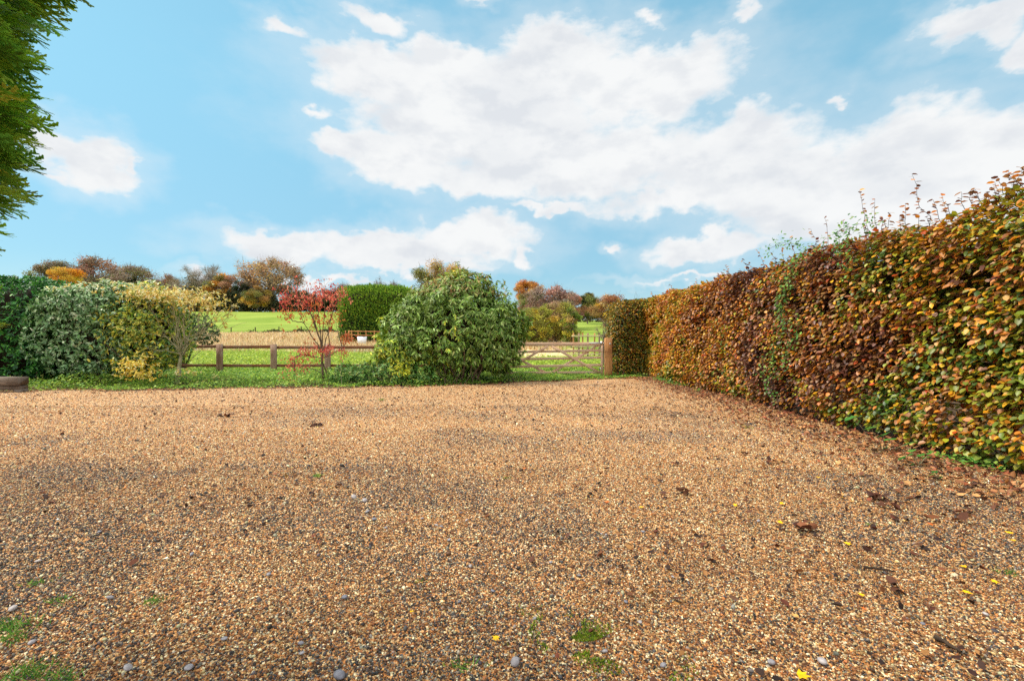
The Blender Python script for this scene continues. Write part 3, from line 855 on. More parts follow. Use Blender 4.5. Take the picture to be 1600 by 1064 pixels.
def silver_shrub():
    o = root('evergreen_shrub', 'broad evergreen shrub with silvery grey-green leaves beside the dark laurel hedge', 'shrub', (-12.9, 14.5, 0))
    L = [((-13.05, 14.6, 1.65), (1.75, 1.2, 1.5)), ((-11.8, 14.6, 1.75), (1.3, 1.0, 1.4)), ((-13.2, 14.3, 2.3), (1.2, .9, .8))]
    P_, O_ = lobes_surface(L, 5600, 2.8, 2.6, .14, .38, zmin=.2, seed=81)
    def cf(P):
        n_ = len(P)
        c1 = pal([lin(108, 146, 86), lin(144, 174, 120), lin(76, 112, 60), lin(190, 204, 162)], n_, [3, 3, 2.4, 1])
        r = sstep(-12.6, -11.2, P[:, 0] + lump(P, 2, 84) * .5)
        m_ = RNG.random(n_) < r * .75; c1[m_] = pal([lin(146, 170, 56), lin(195, 200, 65), lin(104, 141, 53), lin(226, 209, 85)], m_.sum())
        tp = (P[:, 2] > 2.9) & (RNG.random(n_) < .5); c1[tp] = pal([lin(214, 217, 183), lin(239, 219, 146), lin(183, 195, 158)], tp.sum())
        return c1
    V_, Q_, C_ = rosettes(P_, O_, 6, .13, .055, cf, .3, .85)
    mesh_obj('foliage', V_, Q_, M_GLOSS, o, C_)
    core_mesh('dark_core', L[:2], o, .62, 2.6)
    gsx = branch_set([(random.uniform(-14, -11.2), 14.3 + random.gauss(0, .3), -.02) for i in range(22)], [(random.uniform(-14.2, -11), 14.4 + random.gauss(0, .4), random.uniform(1, 2.2)) for i in range(22)], .03, .01)
    V_, Q_, _ = merge(gsx); mesh_obj('stems', V_, Q_, M_BARK, o)
silver_shrub()

def laurel_hedge():
    o = root('laurel_hedge', 'tall dark green laurel hedge behind the timber sleeper at the edge of the yard', 'hedge', (-16.8, 14.6, 0))
    L = [((-17.2, 14.9, 1.62), (2.9, 1.4, 1.72))]
    P_, O_ = lobes_surface(L, 9000, 6, 2.2, .05, .25, zmin=.12, seed=91)
    cf = lambda P: pal([lin(48, 105, 40), lin(69, 134, 50), lin(33, 76, 33), lin(100, 163, 60)], len(P), [3, 2.5, 3, 1])
    V_, Q_, C_ = rosettes(P_, O_, 6, .12, .048, cf, -.1, .75)
    mesh_obj('foliage', V_, Q_, M_GLOSS, o, C_)
    core_mesh('dark_core', L, o, .8, 6)
    gsx = branch_set([(-15 - .5*i, 14.4, -.02) for i in range(9)], [(-15 - .5*i, 14.5, 2.2) for i in range(9)], .04, .015)
    V_, Q_, _ = merge(gsx); mesh_obj('stems', V_, Q_, M_BARK, o)
laurel_hedge()

def yellow_shrub():
    bx = at(276, 600, 14.0)
    o = root('yellow_leaved_shrub', 'many stemmed shrub with a flat top of pale yellow leaves left of the fence', 'shrub', (bx[0], 14.0, 0))
    B = np.array([bx[0], 14.0, 0])
    gsx = [tube(bend(B + (0, 0, -.05), at(283, 556, 14.0), 6, .04), np.linspace(.075, .04, 6), 8)]
    fork = at(285, 545, 14.0)
    tips = [(205, 470), (222, 462), (238, 455), (250, 462), (262, 470), (272, 455), (285, 462), (300, 460), (310, 466), (322, 472), (334, 478), (352, 492), (350, 512), (330, 520), (245, 500),
            (215, 510), (200, 530), (228, 545), (318, 505), (345, 480), (258, 448), (292, 450)]
    ends = []
    for (px, py) in tips:
        Y = 14.0 + random.gauss(0, .45)
        e_ = at(px, py, Y); ends.append(e_)
        st = fork + rnd(1, .04)[0] + np.array([0, 0, random.uniform(-.35, .2)])
        gsx.append(tube(bend(st, e_, 7, .10, .04), np.linspace(.016, .005, 7), 5))
        for k in range(5):
            t_ = random.uniform(.4, .95); q = st + (e_ - st) * t_
            e2 = q + (e_ - st) * random.uniform(.15, .4) + rnd(1, .16)[0]
            gsx.append(tube(bend(q, e2, 4, .1), np.linspace(.008, .003, 4), 4))
    gsx += branch_set([at(300, 560, 13.9)], [at(372, 470, 13.4)], .012, .003, lift=-.08)
    gsx += branch_set([at(283, 590, 14.0)], [at(330, 604, 13.4)], .010, .003)
    V_, Q_, _ = merge(gsx); mesh_obj('stems', V_, Q_, M_BARKG, o)
    # leaves: flat top, patch low on the left, greener middle
    def patch(cx, cy, Y, rx, ry, rd, k, cols, wts=None):
        c_ = at(cx, cy, Y); s_ = Y / F
        q = rnd(k) * np.array([[rx * s_, rd, ry * s_]]) * .55
        P_ = c_ + q
        O_ = unit(q / np.array([[rx * s_, rd, ry * s_]]) + np.array([[0, -.4, .5]]))
        return rosettes(P_, O_, 5, .085, .036, lambda P: pal(cols, len(P), wts), .45, .85)
    pale = [lin(226, 206, 130), lin(240, 226, 170), lin(214, 176, 70), lin(196, 160, 60), lin(170, 170, 80)]
    lg = [patch(230, 458, 13.9, 45, 10, .8, 190, pale), patch(285, 462, 13.9, 45, 12, .8, 250, pale), patch(325, 474, 13.9, 28, 13, .7, 150, pale), patch(255, 470, 13.9, 40, 6, .6, 40, pale),
          patch(212, 572, 13.2, 26, 18, .3, 130, [lin(230, 200, 70), lin(240, 216, 110), lin(220, 180, 40), lin(246, 230, 160)]),
          patch(225, 585, 13.1, 18, 8, .25, 30, [lin(236, 214, 120), lin(226, 190, 60)]),
          patch(288, 580, 13.5, 12, 5, .2, 16, [lin(240, 226, 170), lin(230, 206, 110)]), patch(325, 590, 13.6, 14, 5, .2, 9, [lin(214, 200, 130)]),
          patch(210, 520, 13.6, 30, 30, .5, 150, [lin(130, 144, 50), lin(168, 168, 60), lin(96, 124, 44), lin(206, 190, 80)]),
          patch(236, 490, 13.8, 28, 24, .5, 50, [lin(130, 144, 50), lin(190, 176, 66), lin(96, 124, 44)]),
          patch(345, 500, 13.9, 16, 14, .4, 16, [lin(200, 170, 80)])]
    V_, Q_, C_ = merge(lg); mesh_obj('leaves', V_, Q_, M_SOFT, o, C_)
yellow_shrub()

def dark_bush():
    c_ = at(282, 512, 18.9)
    o = root('dark_bush', 'dark green bush growing beyond the fence behind the yellow leaved shrub', 'bush', (c_[0], 18.9, 0))
    L = [(tuple(c_), (1.15, .8, .72)), (tuple(at(318, 520, 18.8)), (.55, .5, .42)), (tuple(at(255, 490, 18.9)), (.8, .6, .6)), (tuple(at(240, 545, 18.9)), (.8, .6, .9))]
    P_, O_ = lobes_surface(L, 1900, 2, 2.5, .16, .45, seed=101)
    V_, Q_, C_ = rosettes(P_, O_, 5, .10, .05, lambda P: pal([lin(52, 74, 40), lin(74, 100, 50), lin(103, 124, 72)], len(P), [3, 2, 1]), .2, .9, T4)
    mesh_obj('foliage', V_, Q_, M_GLOSS, o, C_)
    gsx = branch_set([(c_[0] + random.gauss(0, .15), 18.9 + random.gauss(0, .1), -.03) for i in range(9)], [(c_[0] + random.gauss(0, .6), 18.9, random.uniform(1.2, 2.2)) for i in range(9)], .045, .015)
    V_, Q_, _ = merge(gsx); mesh_obj('stems', V_, Q_, M_BARKD, o)
dark_bush()

def red_tree():
    Y0 = 14.4
    B = at(506, 597, Y0); B[2] = 0
    o = root('red_leaved_tree', 'small slender tree with drooping red autumn leaves in front of the fence', 'tree', tuple(B))
    A = lambda px, py, dy=0: at(px, py, Y0 + dy)
    fork = A(504, 552)
    gsx = [tube(np.array([B + (0, 0, -.05), A(504, 580), A(503, 565), fork]), [.045, .036, .032, .030], 8),
           tube(np.array([B + (.14, .1, -.05), A(511, 585, .1), A(505, 568, .05), A(502, 560)]), [.028, .022, .018, .016], 6)]
    limbs = [[(504, 552), (490, 530), (475, 505), (462, 480), (445, 465)], [(504, 548), (497, 520), (485, 490), (478, 465)], [(504, 548), (500, 510), (497, 480), (492, 455)],
             [(504, 545), (506, 500), (508, 470), (506, 448)], [(504, 550), (514, 515), (520, 480), (524, 455)], [(504, 552), (515, 535), (512, 505), (520, 490), (530, 470)],
             [(475, 505), (458, 502), (447, 490), (440, 478)], [(504, 560), (485, 556), (470, 552), (455, 570)], [(470, 552), (460, 560), (462, 585), (450, 598)],
             [(506, 560), (520, 552), (535, 545), (545, 525)], [(504, 548), (492, 500), (470, 470), (455, 452)], [(520, 480), (530, 468), (533, 460)], [(503, 540), (488, 500), (490, 470), (470, 455)],
             [(504, 582), (490, 577), (476, 574), (465, 575)], [(535, 545), (528, 520), (525, 505)]]
    ltips = []
    for L in limbs:
        dy = random.gauss(0, .3)
        n_ = len(L); pts = np.array([A(px, py, dy * i / (n_ - 1)) for i, (px, py) in enumerate(L)])
        t = np.linspace(0, n_ - 1, n_ * 3); pts = np.stack([np.interp(t, np.arange(n_), pts[:, j]) for j in range(3)], 1)
        pts[1:-1] += rnd(len(pts) - 2, .012)
        gsx.append(tube(pts, np.linspace(.018, .005, len(pts)), 5))
        for k in range(int(len(pts) * .9)):
            i = random.randrange(len(pts) // 3, len(pts))
            e_ = pts[i] + rnd(1, .15)[0] + np.array([0, 0, .12])
            gsx.append(tube(bend(pts[i], e_, 4, .12), np.linspace(.005, .002, 4), 4)); ltips.append(e_)
    V_, Q_, _ = merge(gsx); mesh_obj('trunk', V_, Q_, M_BARK, o)
    reds = [lin(206, 84, 76), lin(226, 112, 96), lin(176, 58, 58), lin(214, 132, 96), lin(232, 150, 120)]
    oranges = [lin(214, 110, 60), lin(196, 84, 54), lin(170, 96, 50), lin(206, 132, 70)]
    pts, cols = [], []
    def cl(cx, cy, rx, ry, k, cs):
        for _ in range(k):
            pts.append(A(random.gauss(cx, rx * .5), random.gauss(cy, ry * .5), random.gauss(0, .3))); cols.append(random.choice(cs))
    cl(468, 464, 36, 18, 62, reds); cl(500, 459, 32, 15, 66, reds); cl(525, 462, 16, 14, 34, reds); cl(445, 465, 12, 12, 26, reds); cl(490, 475, 30, 10, 40, oranges)
    cl(503, 498, 20, 12, 44, oranges); cl(450, 492, 14, 8, 26, oranges); cl(530, 490, 10, 12, 12, oranges); cl(545, 528, 10, 8, 30, oranges); cl(535, 548, 8, 8, 18, reds)
    cl(500, 548, 24, 10, 60, reds); cl(460, 565, 14, 16, 34, reds); cl(452, 592, 14, 9, 18, reds); cl(517, 545, 10, 8, 24, reds); cl(478, 548, 14, 8, 22, reds); cl(440, 520, 6, 8, 5, oranges)
    for t_ in ltips:
        for _ in range(2): pts.append(t_ + rnd(1, .04)[0]); cols.append(random.choice(reds if t_[2] > 2.3 or t_[2] < 1.2 else oranges))
    pts = np.repeat(np.array(pts), 3, 0) + rnd(len(pts) * 3, .035); cols = np.repeat(np.array(cols), 3, 0) * np.exp(RNG.normal(0, .2, (len(cols) * 3, 1)))
    k = len(pts)
    V_, Q_, C_ = leaf_geo(pts, unit(np.array([[0, 0, -.9]]) + rnd(k, .4)), np.array([[0, -.8, .3]]) + rnd(k, .6), .075 * RNG.uniform(.6, 1.25, k), .034 * RNG.uniform(.7, 1.2, k), cols, T8, RNG.uniform(0, 2.5, k))
    mesh_obj('leaves', V_, Q_, M_SOFT, o, C_)
red_tree()

# ------------------------------------------------------------------ near conifer
def near_conifer():
    C0 = np.array([-2.86, 1.50, 3.4]); Rr = np.array([.91, .86, 2.2])
    o = root('conifer_tree', 'tall green conifer with feathery flat sprays hanging in from the side', 'conifer', (C0[0], C0[1], 0))
    # one flat spray: axis with alternate branchlets, drawn as narrow scaly ribbons
    rib = []
    def ribbon(p, a, l, wd, z=0.0):
        d = np.array([math.cos(a), math.sin(a), z]); s_ = np.array([-math.sin(a), math.cos(a), 0])
        q = p + d * l
        rib.append([p - s_*wd*.5, p + s_*wd*.5, q + s_*wd*.22, q - s_*wd*.22])
    rr = random.Random(3)
    ribbon(np.zeros(3), 0, .55, .018); ribbon(np.array([.55, 0, 0.]), 0, .45, .012)
    for i in range(15):
        t = .10 + i * .058; sgn = 1 if i % 2 else -1
        p = np.array([t, 0, 0]); a = sgn * R(rr.uniform(32, 46)); l = .40 * (1 - t * .72) * rr.uniform(.75, 1.1)
        ribbon(p, a, l, .036, rr.uniform(-.12, .08))
        for j in range(5):
            tj = l * (.22 + j * .17); s2 = 1 if j % 2 else -1
            ribbon(p + np.array([math.cos(a), math.sin(a), 0]) * tj, a + s2 * R(rr.uniform(26, 42)), l * .36 * rr.uniform(.7, 1.2), .034, rr.uniform(-.2, .1))
    RB = np.array(rib); nr = len(RB)
    RB[..., 2] += -.10 * RB[..., 0] ** 2        # droop of the tip
    n_ = 15000
    d = unit(rnd(n_))
    # sprays where they can be seen or cast shade: keep the side towards the yard denser
    keep = (d[:, 0] > -.35) | (RNG.random(n_) < .3); d = d[keep]; n_ = len(d)
    P_ = C0 + d * Rr
    P_ = C0 + d * Rr * (1 + .10 * lump(P_, 3.4, 111) + .06 * lump(P_, 8, 112) - .22 * RNG.random(n_) ** 1.5)[:, None]
    ok = P_[:, 2] > .75; P_, d = P_[ok], d[ok]; n_ = len(P_)
    rad = unit((P_ - C0) * np.array([[1, 1, 0.02]]))
    D = unit(rad + np.array([[0, 0, -.05]]) + rnd(n_, .28))
    Nn = unit(np.array([[0, 0, 1.]]) + rad * .35 + rnd(n_, .42)); Nn = unit(Nn - (Nn * D).sum(1, keepdims=True) * D); Bn = np.cross(Nn, D)
    Ls = RNG.uniform(.20, .42, n_)
    P_ = P_ - D * Ls[:, None] * .55
    q = RB.reshape(-1, 3)
    V_ = P_[:, None] + (D[:, None] * q[None, :, 0, None] + Bn[:, None] * q[None, :, 1, None] + Nn[:, None] * q[None, :, 2, None]) * Ls[:, None, None]
    C_ = pal([lin(124, 170, 54), lin(150, 194, 62), lin(100, 148, 52), lin(182, 206, 72), lin(128, 166, 104)], n_, [3, 3, 2, 1.2, 1])
    gold = RNG.random(n_) < .02; C_[gold] = lin(176, 160, 40)
    C_ = np.repeat(C_, nr * 4, 0) * np.tile(np.repeat(np.linspace(.75, 1.25, nr) ** 0, 4), n_)[:, None]
    Q_ = np.arange(n_ * nr * 4).reshape(-1, 4)
    mesh_obj('sprays', V_.reshape(-1, 3), Q_, M_CONIF, o, C_, smooth=False)
    gsx = [tube(np.array([[C0[0], C0[1], -.1], [C0[0], C0[1], 2], [C0[0] + .05, C0[1], 4], [C0[0], C0[1], 5.3]]), [.13, .10, .06, .015], 10)]
    for i in range(140):
        z = random.uniform(1.5, 5.0); a_ = random.uniform(0, 6.28); k = math.sqrt(max(.05, 1 - ((z + .2 - 3.35) / 2.05) ** 2)) * .75
        gsx.append(tube(bend((C0[0], C0[1], z), (C0[0] + math.cos(a_) * k, C0[1] + math.sin(a_) * k, z + .2), 5, .05), np.linspace(.018, .004, 5), 5))
    V_, Q_, _ = merge(gsx); mesh_obj('trunk', V_, Q_, M_BARK, o)
    # solid dark filler standing in for the shaded inside of the crown
    core_mesh('dark_core', [(tuple(C0), tuple(Rr))], o, .72)
near_conifer()

# ------------------------------------------------------------------ timber
def obj_timber(name, parts, label, cat, base):
    o = root(name, label, cat, base)
    return o

def fence():
    Y = 17.5
    pxs = [18, 100, 183, 267, 343, 428, 512, 595, 679, 763]
    xs_ = [(p - 800) / F * Y for p in pxs]
    o = root('post_and_rail_fence', 'dark brown two rail timber fence between the verge and the meadow', 'fence', (xs_[5], Y, 0))
    for x in xs_:
        lean = random.gauss(0, .012); top = 1.16 + random.gauss(0, .012)
        a = np.array([x, Y, -.1]); b_ = np.array([x + lean, Y, top])
        mesh_obj('post', *beam(a, b_, .125, .20, (1, 0, 0)), M_POST, o, smooth=False)
    for z, h in ((1.045, .115), (.335, .11)):
        for i in range(len(xs_) - 1):
            zz = z + random.gauss(0, .008)
            mesh_obj('rail', *beam((xs_[i] - .03 * (i % 2), Y + .082 + .002 * (i % 2), zz), (xs_[i+1] + .0, Y + .082 + .002 * (i % 2), zz + random.gauss(0, .01)), h, .036), M_RAIL, o, smooth=False)
fence()

def gate():
    Y = 16.5
    o = root('field_gate', 'weathered wooden five bar gate with diagonal braces, closed, beside the big shrub', 'gate', (1.6, Y, 0))
    Z = lambda py: EYE + (HORIZON - py) / F * Y
    X = lambda px: (px - 800) / F * Y
    xl, xr = X(788), X(942)
    mesh_obj('top_bar', *beam((xl, Y, Z(538.2)), (xr, Y, Z(537.4)), .13, .07), M_GATE, o, smooth=False)
    for (ya, yb, h) in ((550.5, 547.5, .088), (561.8, 558.6, .085), (573.2, 570.2, .09), (582.5, 581.5, .08)):
        mesh_obj('bar', *beam((xl, Y, Z(ya)), (xr, Y, Z(yb)), h, .026), M_GATE, o, smooth=False)
    mesh_obj('stile', *beam((xr - .04, Y, .06), (xr - .04, Y, Z(533)), .07, .07, (1, 0, 0)), M_GATE, o, smooth=False)
    mesh_obj('stile', *beam((xl + .04, Y, .06), (xl + .04, Y, Z(530)), .09, .075, (1, 0, 0)), M_GATE, o, smooth=False)
    br = [((856, 541), (802, 571), -.028), ((808, 560), (852, 582), .029), ((862, 541), (936, 582), -.028), ((926, 545), (863, 582), .029)]
    for (a, b_, dy) in br:
        mesh_obj('brace', *beam((X(a[0]), Y + dy, Z(a[1])), (X(b_[0]), Y + dy, Z(b_[1])), .085, .026), M_GATE, o, smooth=False)
    pts = np.array([(X(px), Y + .03, Z(py)) for px, py in ((941, 538), (934, 540), (928, 543), (921, 548))])
    mesh_obj('brace', *tube(pts, [.04, .035, .03, .026], 8), M_GATE, o)
    m_, n_, out_ = newmat('galvanised_steel')
    p_ = n_.n('ShaderNodeBsdfPrincipled'); n_.put(p_, 'Base Color', (.55, .57, .6, 1)); n_.put(p_, 'Metallic', .8); n_.put(p_, 'Roughness', .45)
    n_.put(p_, 'Base Color', n_.mix(n_.noise(n_.n('ShaderNodeTexCoord').outputs['Object'], 25, 4), (.42, .44, .46), (.7, .72, .74)))
    n_.put(out_, 0, p_.outputs[0])
    V_, Q_, _ = merge([beam((X(920), Y - .04, Z(536.2)), (xr + .05, Y - .04, Z(535.6)), .045, .008), box((X(938), Y - .05, Z(538.5)), (X(941), Y - .036, Z(533.5)))])
    mesh_obj('latch', V_, Q_, m_, o, smooth=False)
    mesh_obj('lower_latch', *box((X(936), Y - .03, Z(576.5)), (X(944), Y - .018, Z(575))), m_, o, smooth=False)
    # posts are things of their own
    p = root('gate_post', 'thick orange brown square gate post with a dark stain next to the beech hedge', 'gate post', (X(950.5), Y + .02, 0))
    mesh_obj('post', *beam((X(950.5), Y + .02, -.2), (X(950.5), Y + .02, Z(528.2)), .22, .25, (1, 0, 0)), M_GPOST, p, smooth=False)
    capx, cy = X(950.5), Y + .02
    zt = Z(528.2)
    V_ = np.array([[capx-.11, cy-.095, zt-.004], [capx+.11, cy-.095, zt-.004], [capx+.11, cy+.095, zt-.004], [capx-.11, cy+.095, zt-.004], [capx, cy-.04, zt+.04], [capx, cy+.04, zt+.04]])
    mesh_obj('weathered_top', V_, np.array([[0, 1, 4, 4], [0, 4, 5, 3], [1, 2, 5, 4], [2, 3, 5, 5]])[1:3], M_GPOST, p, smooth=False)
    mesh_obj('catch_plate', *box((X(951.5), cy - .125, Z(538.2)), (X(953.6), cy - .108, Z(536.2))), m_, p, smooth=False)
    h = root('gate_post', 'brown gate post at the hinge end of the gate, mostly hidden behind the big shrub', 'gate post', (xl - .16, Y + .02, 0))
    mesh_obj('post', *beam((xl - .16, Y + .02, -.2), (xl - .16, Y + .02, 1.42), .2, .2, (1, 0, 0)), M_GPOST, h, smooth=False)
    mesh_obj('hinge', *box((xl - .05, Y - .045, 1.08), (xl + .3, Y - .037, 1.13)), m_, h, smooth=False)
    # short rails from the post into the hedge
    s = root('fence_stub', 'short pale rails running from the orange gate post into the beech hedge', 'fence', (X(962), Y + .25, 0))
    for py in (542, 554.5, 568):
        mesh_obj('rail', *beam((X(955), Y + .2, Z(py)), (X(972), Y + .2, Z(py)), .09, .03), M_PALE, s, smooth=False)
gate()

def far_fences():
    Y = 31.0
    X = lambda px, Yq=Y: (px - 800) / F * Yq
    Z = lambda py, Yq=Y: EYE + (HORIZON - py) / F * Yq
    o = root('paddock_fence', 'fence of pale rails and brown posts in the grass beyond the gate', 'fence', (X(920), Y, 0))
    for i, px in enumerate((896, 904.5, 910.5, 918.5, 929, 936.5, 946, 957, 968)):
        w_ = .11 if i % 2 else .085
        mesh_obj('post', *beam((X(px), Y, -.05), (X(px), Y, Z(520.5 + random.gauss(0, .5))), w_, w_, (1, 0, 0)), M_GPOST if i % 2 == 0 else M_POST, o, smooth=False)
    for py in (525, 541.5, 553):
        mesh_obj('rail', *beam((X(893), Y - .075, Z(py)), (X(972), Y - .075, Z(py + .4)), .10 if py < 530 else .07, .03), M_PALE, o, smooth=False)
    Y2 = 52.0
    o = root('orange_fence', 'orange brown two rail paddock fence in front of the bright conifer block', 'fence', (X(575, Y2), Y2, z1(X(575, Y2), Y2)))
    for px in (540, 545, 549.5, 559.5, 572, 585, 598, 611):
        mesh_obj('post', *beam((X(px, Y2), Y2, .4), (X(px, Y2), Y2, Z(516.5, Y2)), .10, .10, (1, 0, 0)), M_GPOST, o, smooth=False)
    mesh_obj('rail', *beam((X(546, Y2), Y2 - .07, Z(517.5, Y2)), (X(612, Y2), Y2 - .07, Z(518.5, Y2)), .11, .03), M_GPOST, o, smooth=False)
    mesh_obj('rail', *beam((X(538, Y2), Y2 - .07, Z(522.5, Y2)), (X(612, Y2), Y2 - .07, Z(525.5, Y2)), .10, .03), M_GPOST, o, smooth=False)
    m_, n_, out_ = newmat('white_trough_paint')
    p_ = n_.n('ShaderNodeBsdfPrincipled'); n_.put(p_, 'Base Color', n_.mix(n_.noise(n_.n('ShaderNodeTexCoord').outputs['Object'], 6, 4), lin(214, 218, 224), lin(236, 238, 240))); n_.put(p_, 'Roughness', .5)
    n_.put(out_, 0, p_.outputs[0])
    x0, x1 = X(559.5, 50), X(572, 50); zz = z1(x0, 50)
    o = root('water_trough', 'small white water trough in the straw meadow by the orange brown fence', 'trough', (x0, 50, zz))
    V_, Q_ = box((x0, 49.7, zz + .22), (x1, 50.3, Z(526, 50)))
    V_[[0, 1, 2, 3], 0] += np.array([.08, -.08, .08, -.08])
    mesh_obj('tank', V_, Q_, m_, o, smooth=False)
    for xq in (x0 + .1, x1 - .18): mesh_obj('leg', *box((xq, 49.8, zz - .1), (xq + .08, 50.2, zz + .22)), m_, o, smooth=False)
    Y3 = 88.0
    o = root('wire_fence', 'thin wire fence on dark stakes between the straw meadow and the green pasture', 'fence', (X(420, Y3), Y3, z1(X(420, Y3), Y3)))
    xs_ = [X(px, Y3) for px in (320, 361, 399, 436, 471, 508)]
    for x in xs_:
        b_ = z1(x, Y3); mesh_obj('stake', *beam((x, Y3, b_ - .1), (x + random.gauss(0, .04), Y3, b_ + 1.25), .14, .14, (1, 0, 0)), M_BARKD, o, smooth=False)
    gsx = [tube(np.array([[x, Y3, z1(x, Y3) + h] for x in xs_]), .012, 4) for h in (.5, 1.1)]
    V_, Q_, _ = merge(gsx); mesh_obj('wire', V_, Q_, M_BARKD, o)
    # bramble strip at its foot
    n_ = 2600; x = RNG.uniform(X(392, Y3), X(548, Y3), n_); y = Y3 - .6 + RNG.normal(0, .5, n_)
    P_ = np.stack([x, y, tz(x, y) + RNG.random(n_) * (.45 + .3 * np.sin(x * 1.2))], 1)
    V_, Q_, C_ = leaf_geo(P_, rnd(n_), rnd(n_), .3, .22, pal([lin(70, 76, 40), lin(96, 88, 56), lin(52, 56, 34)], n_), T4)
    tag(mesh_obj('bramble_bank', V_, Q_, M_FAR, None, C_), 'low dark strip of brambles along the wire fence at the foot of the pasture', 'brambles')
far_fences()

def sleeper():
    Y = 11.55
    xr = (28.5 - 800) / F * Y
    o = root('timber_sleeper_bench', 'weathered grey brown sleeper seat at the edge of the gravel before the laurel hedge', 'bench', (xr - .9, Y, 0))
    Z = lambda py: EYE + (HORIZON - py) / F * Y
    V_, Q_ = beam((xr - 2.2, Y + .12, Z(596.5)), (xr, Y + .12, Z(595.5)), .20, .26)
    mesh_obj('seat', V_, Q_, M_SLEEP, o, smooth=False)
    V_, Q_ = beam((xr - 2.15, Y + .16, Z(606.3)), (xr - .02, Y + .16, Z(606.3)), .12, .20)
    mesh_obj('lower_beam', V_, Q_, M_SLEEP, o, smooth=False)
    mesh_obj('leg', *beam((xr - .10, Y + .16, -.05), (xr - .10, Y + .16, Z(608.5)), .17, .2, (0, 1, 0)), M_SLEEP, o, smooth=False)
    mesh_obj('leg', *beam((xr - 1.9, Y + .16, -.05), (xr - 1.9, Y + .16, Z(608.5)), .17, .2, (0, 1, 0)), M_SLEEP, o, smooth=False)
sleeper()

